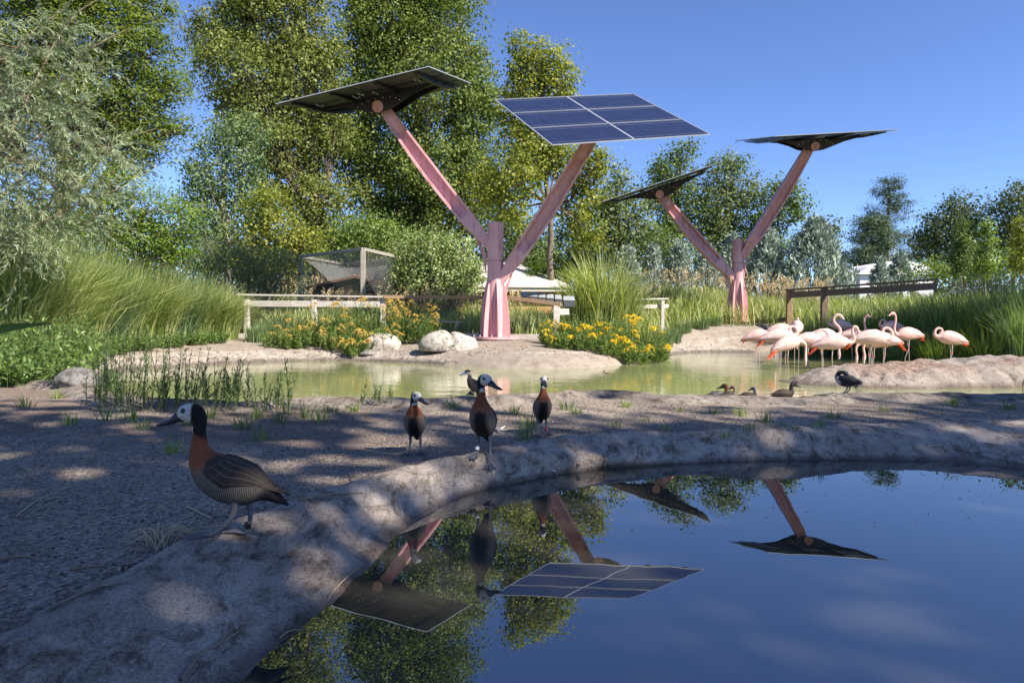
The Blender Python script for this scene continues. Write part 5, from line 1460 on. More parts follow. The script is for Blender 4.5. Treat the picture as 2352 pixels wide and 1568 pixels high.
M_bill = simple('black_bill', (.022, .024, .03), .35, 0, .5, .3, 30); M_eye = simple('dark_eye', (.012, .008, .006), .08, 0, .8, .1, 30)
M_leg = simple('grey_leg', (.10, .10, .115), .5, 0, .4, .3, 60, .002); M_bluebill = simple('blue_bill', (.16, .25, .36), .4, 0, .4, .2, 30)
M_band = simple('black_leg_band', (.01, .01, .01), .4, 0, .4, .1, 9); M_bandw = simple('white_leg_band', (.7, .7, .68), .5, 0, .4, .1, 9); M_bandr = simple('red_leg_band', (.6, .05, .04), .5, 0, .4, .1, 9)
S_ = .000283
def zp(zx, zy): return ((870 - zx) * S_, (1400 - zy) * S_)
def whist(neck='tall', pitch=0.0):
    rows = [(1330, 1078, 6, 26), (1235, 1020, 40, 66), (1120, 950, 98, 112), (970, 905, 182, 172), (800, 862, 208, 196), (650, 790, 190, 180), (560, 700, 138, 138), (516, 600, 88, 92), (512, 500, 64, 64), (512, 405, 58, 56)]
    headr = [(516, 318, 64, 58), (480, 268, 88, 68), (425, 256, 88, 70), (372, 266, 74, 58), (338, 286, 46, 40), (322, 296, 20, 22)]
    dz = {'tall': 0, 'mid': 55, 'short': 150}[neck]
    r = []
    for i, q in enumerate(rows + headr):
        zx, zy, h, w = q
        if i >= 7: f = {7: .3, 8: .62, 9: .9}.get(i, 1.0); zy = zy + dz * f
        if neck == 'short' and 7 <= i <= 9: h, w = h * 1.18, w * 1.18
        X, Z = zp(zx, zy); r.append([X, Z, h * S_, w * S_])
    c = np.array(r)
    if pitch:
        px, pz = zp(880, 1000); ca, sa = math.cos(pitch), math.sin(pitch)
        nb = c.copy()
        for i in range(len(c)):
            x, z = c[i, 0] - px, c[i, 1] - pz
            if i <= 7: nb[i, 0], nb[i, 1] = px + x * ca - z * sa, pz + x * sa + z * ca
        d = nb[7, :2] - c[7, :2]
        nb[8:, :2] += d
        c = nb
    return c
def cols_whist(P, k, th, ctrl):
    """P unturned coords (N,M,3), k row coordinate"""
    K = k[:, None] * np.ones(len(th)); s = np.sin(th)[None] * np.ones((len(k), 1)); cy = np.abs(np.cos(th))[None] * np.ones((len(k), 1))
    brown = np.array([.055, .040, .028]); olive = np.array([.065, .052, .034]); chest = np.array([.165, .052, .022]); blk = np.array([.0045, .0042, .005]); white = np.array([.50, .475, .43]); bar = np.array([.050, .045, .038])
    col_ = np.zeros(P.shape)
    col_[:] = bar
    up = ss(s, .25, .5)[..., None]; col_ = col_ * (1 - up) + brown * up
    nz = .12 * (vnoise(K * 6, s * 5 + cy * 4, 4) - .5)
    # black belly line
    bl = (ss(-s + nz, .72, .98) * ss(K, 1.2, 2.2) * (1 - ss(K + nz * 3, 5.75, 6.1)))[..., None]; col_ = col_ * (1 - bl) + blk * bl
    ch = (ss(K + nz * 5 + .35 * s, 5.2, 6.2))[..., None]; col_ = col_ * (1 - ch) + chest * ch
    rump = (1 - ss(K, 1.6, 2.3))[..., None]; col_ = col_ * (1 - rump) + blk * 1.4 * rump
    nk = ss(K + .35 * s + nz * 2, 8.2, 8.8)[..., None]; col_ = col_ * (1 - nk) + blk * nk
    # white throat patch on the front of the neck
    tp = (ss(-s, .55, .8) * ss(K, 8.55, 8.8) * (1 - ss(K, 9.1, 9.4)))[..., None]; col_ = col_ * (1 - tp) + white * tp
    # white face: the front half of the head
    fx = P[..., 0] - (ctrl[11, 0] + .004)
    fc = (ss(K, 10.4, 10.6) * ss(fx + nz * .02, -.003, .004))[..., None]; col_ = col_ * (1 - fc) + white * fc
    barm = (1 - up[..., 0]) * (1 - bl[..., 0]) * (1 - ch[..., 0]) * ss(K, 1.6, 2.4)
    return col_, barm
def tri_fan_web(root, p, heading, s, mat, lift=0.0, fold=False):
    """webbed foot: three toes, web, hind toe, at p (local)"""
    ca, sa = math.cos(heading), math.sin(heading)
    R = lambda x, y, z: np.array([p[0] + (x * ca - y * sa) * s, p[1] + (x * sa + y * ca) * s, p[2] + z * s])
    sp = (.42, 0, -.42) if not fold else (.2, 0, -.2)
    tips = [(.058 * math.cos(a) * (1 if a else 1.08), .058 * math.sin(a)) for a in sp]
    m = MB(); top = []
    web = [R(0, 0, .006)]
    for i, (x, y) in enumerate(tips):
        web.append(R(x, y, .003))
        if i < 2:
            mx_, my_ = (x + tips[i + 1][0]) / 2 * .84, (y + tips[i + 1][1]) / 2 * .84; web.append(R(mx_, my_, .0025))
    n = len(web); V = web + [w_ - [0, 0, .002] for w_ in web]
    m.add(V, [(0, i, i + 1) for i in range(1, n - 1)] + [(n, n + i + 1, n + i) for i in range(1, n - 1)] + [(i, n + i, n + (i + 1) % n, (i + 1) % n) for i in range(n)])
    for x, y in tips:
        m.tube([R(-.004, 0, .008), R(x * .5, y * .5, .0075), R(x, y, .004), R(x * 1.1, y * 1.1, .001)], np.array([.0045, .0042, .003, .0012]) * s, 6)
    m.tube([R(0, 0, .008), R(-.016, 0, .002)], np.array([.0035, .0015]) * s, 5)
    return m
def duck(label, foot, heading, scale=1.0, neck='tall', pitch=0.0, yaw=0.0, colf=cols_whist, ctrl=None, name='whistling_duck', mat=None, legs=True, stride=(.02, -.02), group=None, bands=(None, None), bill_mat=None, cat='duck', wing_c=(.040, .029, .022), wing_l=(.10, .08, .062), toe=None, sink=0.0, bill=(1.0, 1.0)):
    c = whist(neck, pitch) if ctrl is None else np.array(ctrl)
    y0, y1 = (7.2, 10.2) if len(c) > 14 else (len(c) - 7, len(c) - 5)
    hi_res = name == 'whistling_duck'
    P, flat, k, th, Fq, q = loft_bird(c, 120 if hi_res else 64, 44 if hi_res else 26, yaw, y0, y1)
    N, M_ = P.shape[:2]
    colv, bar = colf(flat, k, th, c)
    root = empty(name, np.array(foot) - [0, 0, sink], heading); root.scale = (scale,) * 3
    np_mesh('body', P.reshape(-1, 3), Fq, mat or M_plum, root, smooth=True, point_attr={'col': colv.reshape(-1, 3), 'bar': bar.ravel()})
    end = len(c) - 1
    tr = lambda pts, kk: turn(np.array(pts, float), np.full(len(pts), float(kk)), c, yaw, y0, y1)
    # bill
    fx, fz = c[-1, 0], c[-1, 1]; L = .056 * bill[0]; bw = .012 * bill[1]
    rows = [(fx - .008, fz + .001, .0135, .0115), (fx + .006, fz - .002, .012, .0115), (fx + .45 * L, fz - .0125, .0075, .0105), (fx + .8 * L, fz - .0185, .0052, .0115), (fx + L, fz - .022, .0028, .0085)]
    qq = catmull(rows, 14); V = []
    for x, z, h, w in qq:
        V.append([(x + .3 * h * math.sin(a), w * bill[1] * math.cos(a), z + h * math.sin(a)) for a in np.linspace(0, 2 * np.pi, 14, endpoint=False)])
    V = tr(np.array(V).reshape(-1, 3), end); m = MB(); k2 = 14
    m.add(V, [(i * k2 + j, i * k2 + (j + 1) % k2, (i + 1) * k2 + (j + 1) % k2, (i + 1) * k2 + j) for i in range(13) for j in range(k2)] + [tuple(range(k2))[::-1], tuple(range(13 * k2, 14 * k2))])
    m.build('bill', bill_mat or M_bill, root, smooth=True)
    # eyes
    hi = end - 3
    for s in (-1, 1):
        e = tr([(c[hi, 0] + .008, s * (c[hi, 3] * .965), c[hi, 1] + .008)], end)[0]
        m = MB(); import bmesh
        bm = bmesh.new(); bmesh.ops.create_icosphere(bm, subdivisions=2, radius=.0062)
        m.add([np.array(v.co) + e for v in bm.verts], [tuple(v.index for v in f.verts) for f in bm.faces]); bm.free(); m.build('eye', M_eye, root, smooth=True)
    # folded wings hugging the back
    rg = np.random.default_rng(int(abs(foot[0]) * 977) % 9999)
    ku = np.linspace(1.05, 5.75, 72 if hi_res and neck == 'tall' else 30); qi = np.stack([np.interp(ku, k, q[:, j]) for j in range(4)], 1)
    T = np.gradient(qi[:, :2], axis=0); T /= np.linalg.norm(T, axis=1, keepdims=True)
    for s in (-1, 1):
        V, C_ = [], []
        nv = 64 if hi_res and neck == 'tall' else 22
        for i in range(len(ku)):
            u = i / (len(ku) - 1)
            lo = np.interp(u, [0, .25, .6, .9, 1], [58, 22, -6, 4, 30]); hi_ = 82
            for j in range(nv):
                v = j / (nv - 1); a = math.radians(lo + (hi_ - lo) * v)
                ofs = 1.0 + .075 * math.sin(math.pi * min(1, max(0, u))) ** .5 * min(1, 6 * v, 6 * (1.02 - v)) + (.012 if u < .2 else 0)
                nx, nz = -T[i, 1], T[i, 0]
                V.append((qi[i, 0] + nx * qi[i, 2] * math.sin(a) * ofs - (.03 * (1 - ss(u, 0, .18))), s * qi[i, 3] * math.cos(a) * ofs, qi[i, 1] + nz * qi[i, 2] * math.sin(a) * ofs))
                # pale feather edges run back along the wing
                fe = abs(((v * 5.2 + 1.1 * (1 - u) ** 1.3) % 1.0) - .5) * 2; fe2 = abs(((u * 6.5 + v * 1.6) % 1.0) - .5) * 2
                ed = max(ss(fe, .72, .9) * ss(u, .05, .2) * (1 - ss(u, .68, .85)), .6 * ss(fe2, .8, .95) * ss(u, .62, .72) * (1 - ss(u, .92, 1)))
                C_.append(np.array(wing_c) * (1 - ed) + np.array(wing_l) * ed)
        Fw = [(i * nv + j, i * nv + j + 1, (i + 1) * nv + j + 1, (i + 1) * nv + j) for i in range(len(ku) - 1) for j in range(nv - 1)]
        np_mesh('wing', np.array(V), np.array(Fw), M_plum0, root, smooth=True, point_attr={'col': np.array(C_), 'bar': np.zeros(len(V))})
    if legs:
        hipz = np.interp(3.6, np.arange(len(c)), c[:, 1]) - np.interp(3.6, np.arange(len(c)), c[:, 2]) * .72
        hx = np.interp(3.45, np.arange(len(c)), c[:, 0])
        for s, st, bd in ((1, stride[0], bands[0]), (-1, stride[1], bands[1])):
            y = s * .024; f = np.array([st, y * 1.25, .008])
            ch, sh = math.cos(heading), math.sin(heading)
            lz = lambda p: (gz(root.location.x + (p[0] * ch - p[1] * sh) * scale, root.location.y + (p[0] * sh + p[1] * ch) * scale) - root.location.z) / scale
            f[2] += lz(f); kn = np.array([(hx + st) / 2 - .014, y * 1.1, hipz * .52]); hp = np.array([hx, y, hipz + .012])
            m = MB(); m.tube(catmull([hp, kn, f], 10), np.array([.016, .0125, .0095, .0075, .0066, .0058, .0054, .0053, .0056, .0065]), 9)
            lg = m.build('leg', M_leg, root, smooth=True)
            fm = tri_fan_web(root, (f[0], f[1], 0.0), (toe or 0) + s * .16, 1.0, M_leg); g0 = f[2] - .008; fm.v = [(q_[0], q_[1], q_[2] + min(max(lz(q_), g0 - .010), g0 + .014) + .0015) for q_ in fm.v]; fm.build('foot', M_leg, root)
            if bd is not None:
                p = kn * .45 + f * .55; dd = unit(kn - f)
                m = MB(); m.tube([p - dd * .006, p + dd * .006], [.0095, .0095], 10); m.build('leg_band', bd, lg, smooth=True)
    tag(root, label, cat, group)
    return root
# the five standing ducks
def face(px, py): return hit(px, py)
GD = 'ducks standing in the shade'
d1 = hit(548, 1238)
duck('white-faced whistling duck in profile, nearest the viewer, facing left on the rim', d1, math.pi - .05, 314 / 1568 * d1[1] / (1230 * S_), 'tall', 0.0, 0.0, group=GD, stride=(.055, -.005), bands=(None, M_band), toe=0)
d2 = hit(1110, 1052)
duck('tall whistling duck facing the viewer, head turned right, on the rim', d2, -math.pi / 2 - .12, 192 / 1568 * d2[1] / (1230 * S_), 'mid', .30, .98, group=GD, stride=(.012, -.004), bands=(None, M_bandw))
d3 = hit(953, 1042)
duck('whistling duck with neck drawn in, facing the viewer, left of the tall one', d3, -math.pi / 2 + .05, 136 / 1568 * d3[1] / (1080 * S_), 'short', .30, .75, group=GD, stride=(.0, -.004))
d4 = hit(1245, 998)
duck('whistling duck looking straight at the viewer, right of the tall one', d4, -math.pi / 2 + .05, 134 / 1568 * d4[1] / (1230 * S_), 'mid', .32, .03, group=GD, stride=(-.01, .03), bands=(M_bandr, None))
def cols_teal(P, k, th, ctrl):
    K = k[:, None] * np.ones(len(th)); s = np.sin(th)[None] * np.ones((len(k), 1))
    body = np.array([.105, .085, .065]); cap = np.array([.018, .014, .013]); cheek = np.array([.46, .41, .34])
    sp = ss(vnoise(K * 14, s * 9 + np.cos(th)[None] * 9, 2), .55, .75)[..., None]
    c = np.zeros(P.shape) + body; c = c * (1 - .55 * sp) + np.array([.045, .035, .028]) * .55 * sp
    hd = ss(K, 9.3, 9.8)[..., None]; c = c * (1 - hd) + cheek * hd
    zc = ctrl[11, 1] + .002; cp = (ss(K, 9.5, 9.9) * ss(P[..., 2] - zc, -.002, .006))[..., None]; c = c * (1 - cp) + cap * cp
    return c, np.zeros(K.shape)
d5 = hit(1093, 921)
duck('small brown teal with dark cap, pale cheek and blue bill, on the far lip', d5, math.pi + .55, 68 / 1568 * d5[1] / (1080 * S_), 'short', .25, -.45, cols_teal, name='teal', mat=M_plum0, bill_mat=M_bluebill, group=GD, wing_c=(.06, .048, .038), wing_l=(.15, .12, .09))
# resting ducks along the far lip
REST = np.array([zp(*q[:2]) + (q[2] * S_, q[3] * S_) for q in [(1340, 1040, 6, 26), (1250, 1040, 44, 66), (1120, 1010, 110, 120), (960, 1000, 178, 180), (790, 1000, 192, 196), (640, 985, 168, 175), (545, 930, 125, 130), (515, 850, 90, 94), (520, 790, 76, 74), (522, 740, 66, 62),
        (520, 690, 66, 60), (482, 645, 86, 68), (425, 636, 86, 70), (372, 646, 72, 58), (340, 664, 44, 40), (324, 674, 20, 22)]])
def plain(base, headc, patch=None):
    def f(P, k, th, ctrl):
        K = k[:, None] * np.ones(len(th)); s = np.sin(th)[None] * np.ones((len(k), 1))
        c = np.zeros(P.shape) + np.array(base); hd = ss(K, 7.6, 8.6)[..., None]; c = c * (1 - hd) + np.array(headc) * hd
        n = ss(vnoise(K * 9, s * 6, 5), .5, .8)[..., None]; c = c * (1 - .3 * n)
        if patch is not None:
            w = (ss(K, 4.2, 4.8) * (1 - ss(K, 6, 6.6)) * ss(np.abs(np.cos(th))[None] * np.ones(K.shape), .5, .8))[..., None]; c = c * (1 - w) + np.array(patch) * w
        return c, np.zeros(K.shape)
    return f
GR = 'ducks resting along the far lip'
HEADTOP = .232
def lip_spot(px, dy): 
    p = at_z(px, 905, .16); x = p[0] * (p[1] + dy) / p[1]; y = p[1] + dy; return np.array([x, y, max(gz(x, y), Z_FAR - .05)])
def resting(label, px, dy, heading, sc, colf, yaw, **kw):
    p = lip_spot(px, dy); p[2] = at_y(px, kw.pop('top'), p[1])[2] - HEADTOP * sc
    duck(label, p, heading, sc, 'short', 0, yaw, colf, REST, 'resting_duck', M_plum0, False, group=GR, **kw)
resting('sleeping duck with rusty head and pale tail, half hidden by the lip', 1645, .33, -.1, .82, plain((.22, .2, .18), (.17, .055, .03)), 2.4, top=883, wing_c=(.12, .10, .085), wing_l=(.3, .28, .25))
resting('tan-headed sleeping duck, right beside the rusty one', 1672, .28, 0.2, .6, plain((.16, .12, .08), (.25, .17, .10)), 2.2, top=887)
resting('small dark blob of a duck dozing left of the black-headed one', 1715, .25, -.3, .62, plain((.07, .06, .05), (.09, .1, .12)), 2.4, top=889)
resting('dark brown duck lying behind the lip, head up, facing right', 1797, .22, .15, .78, plain((.035, .028, .024), (.02, .018, .018)), .1, top=879)
tp = lip_spot(1050, .12)
resting('dark long-tailed duck lying beside the teal, tail to the left', 1065, .16, .1, .72, plain((.05, .045, .045), (.05, .045, .04)), 2.3, top=899)
# black duck preening on the lip
d = hit(1948, 903)
PREEN = REST.copy()
for i_, (zx, zy, h_, w_) in enumerate([(545, 900, 130, 135), (530, 820, 84, 86), (560, 752, 66, 64), (615, 722, 62, 58), (680, 722, 62, 58), (740, 738, 72, 62), (790, 760, 70, 60), (830, 790, 58, 50), (855, 815, 40, 36), (865, 830, 20, 20)]):
    PREEN[6 + i_] = [*zp(zx, zy), h_ * S_, w_ * S_]
PREEN[:, 1] -= .0
c_ = plain((.018, .020, .026), (.03, .035, .05), (.35, .36, .36))
duck('black duck with bluish sheen preening on the far lip, head tucked', d, 2.2, 44 / 1568 * d[1] / (720 * S_) * 1.15, 'short', 0, 0, c_, PREEN, 'preening_duck', M_plum0, True, group=GR, wing_c=(.012, .012, .015), wing_l=(.04, .05, .07), stride=(.03, .03))
# little duck swimming in the far pond
p = at_z(1396, 858, Z_FAR)
duck('small brown duckling-sized duck swimming in mid pond', p + [0, 0, -.075], math.pi - .1, .55, 'short', 0, .2, plain((.16, .11, .075), (.12, .075, .05)), REST, 'swimming_duck', M_plum0, False)

# ------------------------------------------------------------------ flamingos
M_fl = None
t = NT('flamingo_feather'); c = t.attr('col', 'Color'); o = t.obj()
n = t.noise(22, 5, .65, t.scaled(o, (.7, 2, 2.4)), .6)
c = t.mix(1.0, c, t.ramp(n, [(.32, (.88, .78, .76)), (.5, (1, .97, .96)), (.7, (1.06, 1.05, 1.05))]), 'MULTIPLY')
M_fl = t.set(c, .75, 0, .2, t.bump(n, .6, .02))
M_fltip = simple('flamingo_bill_black', (.015, .013, .013), .4, 0, .4, .2, 30); M_flbill = simple('flamingo_bill_pale', (.62, .48, .42), .5, 0, .4, .15, 30)
M_flleg = simple('flamingo_leg', (.42, .34, .29), .6, 0, .3, .2, 40); M_flknee = simple('flamingo_knee', (.55, .16, .15), .6, 0, .3, .2, 40)
M_red = simple('coral_feather', (.72, .10, .035), .7, 0, .2, .25, 18); M_bandb = simple('blue_leg_band', (.06, .25, .4), .5, 0, .4, .1, 9)
BODY = [(-.40, .475, .012, .02), (-.33, .505, .05, .05), (-.2, .545, .105, .095), (-.04, .57, .145, .125), (.11, .572, .15, .13), (.225, .560, .115, .105), (.295, .560, .07, .068)]
NECKS = {
    'up': [(.345, .585, .048, .044), (.375, .66, .034, .031), (.372, .76, .026, .025), (.352, .86, .024, .023), (.348, .95, .024, .023), (.365, 1.02, .026, .024), (.405, 1.055, .033, .029), (.45, 1.05, .036, .031), (.485, 1.025, .026, .024)],
    's': [(.345, .59, .048, .044), (.375, .655, .034, .031), (.345, .745, .026, .025), (.275, .82, .024, .023), (.235, .90, .024, .023), (.262, .975, .026, .024), (.32, 1.005, .032, .029), (.375, .985, .036, .031), (.41, .945, .026, .024)],
    'mid': [(.35, .545, .05, .045), (.41, .565, .036, .032), (.43, .64, .027, .025), (.40, .73, .024, .023), (.395, .80, .025, .023), (.42, .85, .03, .026), (.455, .85, .035, .03), (.48, .82, .034, .029), (.492, .785, .025, .023)],
    'loop': [(.35, .56, .05, .045), (.41, .60, .036, .032), (.415, .69, .027, .025), (.355, .76, .024, .023), (.275, .775, .025, .023), (.215, .74, .03, .026), (.19, .70, .035, .03), (.19, .66, .033, .029), (.205, .63, .024, .023)],
    'tuck': [(.35, .565, .05, .045), (.405, .62, .036, .032), (.385, .71, .027, .025), (.315, .755, .025, .024), (.25, .735, .026, .024), (.235, .69, .03, .026), (.25, .65, .035, .03), (.275, .625, .033, .029), (.30, .605, .024, .023)],
    'down': [(.35, .535, .05, .045), (.415, .50, .036, .032), (.455, .43, .027, .025), (.455, .345, .024, .023), (.44, .27, .025, .023), (.435, .215, .03, .026), (.44, .17, .035, .03), (.445, .125, .033, .029), (.445, .085, .024, .023)]}
def flamingo(label, px, py, y, heading, neck='up', yaw=0.0, tail=1.0, one_leg=False, walk=0.0, size=1.0, pink=0.0, pitch=0.0, bands=False):
    """px, py: where the middle of the body shows; y: distance"""
    c = np.array(BODY + NECKS[neck])
    if pitch:
        ca, sa = math.cos(pitch), math.sin(pitch)
        for i in range(7):
            x, z = c[i, 0], c[i, 1] - .56; c[i, 0], c[i, 1] = x * ca - z * sa, .56 + x * sa + z * ca
        c[7:, 1] += c[6, 1] - BODY[6][1]
    mid = at_y(px, py, y)
    size_ = size
    zb = mid[2] - .56 * size_
    root = empty('flamingo', (mid[0], y, zb), heading); root.scale = (size_,) * 3
    P, flat, k, th, Fq, q = loft_bird(c, 76, 22, yaw, 6.6, 10.5)
    K = k[:, None] * np.ones(len(th)); s = np.sin(th)[None] * np.ones((len(k), 1))
    w1 = np.array([.70, .52, .47]); w2 = np.array([.70, .38, .34]); g = (.35 + .65 * pink)
    mixv = np.clip(.25 + pink * .5 + .35 * (vnoise(K * 3, s * 3, 7) - .5) + .3 * ss(K, 6.5, 9) * pink, 0, 1)[..., None]
    cv = w1 * (1 - mixv) + w2 * mixv
    low = (ss(-s, .2, .8) * (1 - ss(K, 5, 6.5)) * .35)[..., None]; cv = cv * (1 - low) + np.array([.80, .50, .42]) * low
    rp = (1 - ss(K, .4, 1.6))[..., None]; cv = cv * (1 - rp) + np.array([.75, .28, .2]) * rp
    np_mesh('body', P.reshape(-1, 3), Fq, M_fl, root, smooth=True, point_attr={'col': cv.reshape(-1, 3)})
    tr = lambda pts: turn(np.array(pts, float), np.full(len(pts), 99.), c, yaw, 6.6, 10.5)
    e = c[-1]; d = unit(c[-1, :2] - c[-3, :2]); dn = np.array([d[1], -d[0]])
    if dn[1] > 0 and neck not in ('down',): dn = -dn
    b0 = e[:2]; pts = [b0 - d * .01, b0 + d * .028 + dn * .002, b0 + d * .05 + dn * .022, b0 + d * .052 + dn * .05]
    def seg(a, b_, ra, rb, nm, mt):
        pp = catmull([(u[0], 0, u[1]) for u in pts], 13)[a:b_]; m = MB(); m.tube(tr(pp), np.linspace(ra, rb, len(pp)), 9); m.build(nm, mt, root, smooth=True)
    seg(0, 8, .021, .016, 'bill', M_flbill); seg(7, 13, .0165, .006, 'bill_tip', M_fltip)
    for sd in (-1, 1):
        ep = tr([(c[-2, 0], sd * .030, c[-2, 1] + .006)])[0]
        m = MB(); m.box(ep, (.009, .005, .009)); m.build('eye', M_fltip, root)
    rg = np.random.default_rng(int(px))
    # wings: overlapping feathers folded over the back
    ku = np.linspace(.75, 4.9, 26); qi = np.stack([np.interp(ku, np.arange(7), c[:7, j]) for j in range(4)], 1)
    for sd in (-1, 1):
        V, Cv = [], []; nv = 20; ph = rg.random()
        for i in range(26):
            u = i / 25; lo = np.interp(u, [0, .3, .7, 1], [20, -14, -18, 25])
            for j in range(nv):
                v = j / (nv - 1); an = math.radians(lo + (84 - lo) * v)
                of = 1.0 + .07 * math.sin(math.pi * u) ** .5 * min(1, 5 * v + .1) + .06 * (float(vnoise(u * 7 + px, v * 6 + sd, 3)) - .5)
                V.append((qi[i, 0] - .05 * (1 - u) * (1 - v), sd * qi[i, 3] * math.cos(an) * of, qi[i, 1] + qi[i, 2] * math.sin(an) * of))
                e = ss(abs(((v * 4.5 + 1.6 * (1 - u) + ph) % 1) - .5) * 2, .6, .95) * .55 * (1 - ss(u, .8, 1)); e = max(e, .7 * (1 - ss(u + v * .5, .12, .4)))
                cc = (np.array([.70, .54, .49]) * (1 - .4 * pink) + np.array([.68, .34, .31]) * .4 * pink)
                Cv.append(cc * (1 - e) + np.array([.68, .36, .29]) * e)
        np_mesh('wing', np.array(V), np.array([(i * nv + j, i * nv + j + 1, (i + 1) * nv + j + 1, (i + 1) * nv + j) for i in range(25) for j in range(nv - 1)]), M_fl, root, smooth=True, point_attr={'col': np.array(Cv)})
    # coral flight feathers showing at the tail
    if tail > 0:
        t0 = c[1]
        for j in range(5):
            yo = (j - 2) * .02; L = (.13 + .05 * rg.random()) * tail
            dx = np.array([-.82, yo * 2.5, -.55 - .06 * abs(j - 2)]); dx = unit(dx)
            p0 = np.array([t0[0] + .06, yo, t0[1] - .012]); pth = np.array([p0, p0 + dx * L * .5, p0 + dx * L + [-.012, 0, -.03]])
            m = MB(); m.tube(pth, [.020, .015, .004], 6); m.build('flight_feather', M_red, root, smooth=True)
    # legs
    for sd in (-1, 1):
        if one_leg and sd > 0: continue
        f = np.array([.03 + walk * sd * .10, sd * .045, 0.0]); hp = np.array([.02, sd * .04, .47]); kn = np.array([(f[0] + hp[0]) / 2 - .018 - .03 * walk * (sd > 0), sd * .043, .235])
        m = MB(); m.tube([hp, kn * .85 + hp * .15, kn], [.016, .0085, .011], 7); lg = m.build('leg', M_flleg, root, smooth=True)
        m = MB(); m.tube([kn + [0, 0, .014], kn, kn - [0, 0, .016]], [.009, .0145, .009], 7); m.build('knee', M_flknee, lg, smooth=True)
        m = MB(); zend = min(0.0, (Z_FAR - .06 - zb) / size_)
        m.tube([kn, f + [0, 0, .015], f + [0, 0, zend]], [.0085, .0075, .0075], 7); m.build('shank', M_flleg, lg, smooth=True)
        tri_fan_web(root, (f[0], f[1], zend), 0, 1.3, M_flleg).build('foot', M_flknee, root)
        if bands and sd < 0:
            m = MB(); m.tube([kn - [0, 0, .05], kn - [0, 0, .085]], [.0125, .0125], 8); m.build('leg_band', M_bandb, lg, smooth=True)
    tag(root, label, 'flamingo', 'flamingos gathered behind the island')
k_ = .98
R0, L0 = -.15, math.pi + .15
FL = [('leftmost flamingo, in half shade, wading with its head down', 1774, 788, 15.6, R0, 'down', 0, .5, False, .5, .92, .6, .1),
      ('flamingo with neck folded over its pale back, second from the left', 1822, 788, 14.9, R0 + .1, 'tuck', .3, 1.2, False, 0, 1.05, .1, .05),
      ('front flamingo standing in open water, coral tail hanging low', 1843, 806, 13.6, R0 + .35, 'down', .9, 1.5, False, 0, .95, .0, .25),
      ('flamingo with ruffled greyish back, behind the front one', 1868, 768, 15.9, 1.2, 'tuck', .3, .3, False, 0, 1.0, .15, .1),
      ('flamingo with coral tail tip just showing behind the second from the left', 1828, 772, 16.6, R0, 'down', .4, .9, False, 0, .9, .3, 0),
      ('flamingo looping its neck back to preen, centre of the left cluster', 1892, 797, 14.3, R0 + .1, 'loop', 0, .3, False, .3, 1.0, .05, 0),
      ('flamingo bending to drink beside the looped-neck one', 1925, 790, 15.0, R0 + .2, 'down', .2, .8, False, .3, .92, .2, 0),
      ('flamingo with the tallest white S-curved neck', 1926, 788, 15.3, R0, 's', 0, .2, False, 0, 1.04, .0, .05),
      ('white flamingo standing on one leg, coral tail left, centre front', 1948, 803, 13.9, R0, 'mid', 0, 1.2, True, 0, 1.02, .05, .08),
      ('shaded flamingo with neck raised, head to the right', 1994, 784, 16.8, R0 + .1, 'up', 0, .3, True, 0, .92, .6, .05),
      ('shaded headless-looking flamingo dozing at the back', 1972, 762, 18.2, L0, 'tuck', .2, .2, False, 0, .9, .7, 0),
      ('broad pale flamingo with head turned back, coral tail left, centre right', 2038, 792, 14.2, R0, 'tuck', .0, 1.4, False, 0, 1.08, .05, .0),
      ('flamingo facing left with coral tail to the right, head dipped', 2074, 797, 14.7, L0 - .2, 'down', -.4, 1.4, False, .2, .98, .15, 0),
      ('flamingo dipping its head to the water at the left of the centre pair', 2048, 802, 15.4, L0, 'down', 0, .3, False, .3, .95, .2, 0),
      ('shaded flamingo dozing behind the right-hand pair', 2093, 766, 17.6, L0, 'tuck', .2, .2, False, 0, .95, .7, 0),
      ('pink flamingo striding left, neck upright, right of the main group', 2130, 783, 15.6, L0, 'up', 0, .9, False, .9, .98, .75, -.05),
      ('lone flamingo at the far right, neck tucked', 2231, 793, 14.6, L0 - .1, 'tuck', 0, .5, False, .35, .95, .65, .12)]
for k, a in enumerate(FL):
    a = list(a); a[1] *= k_; a[2] *= k_
    flamingo(*a, bands=k in (5, 11, 16))
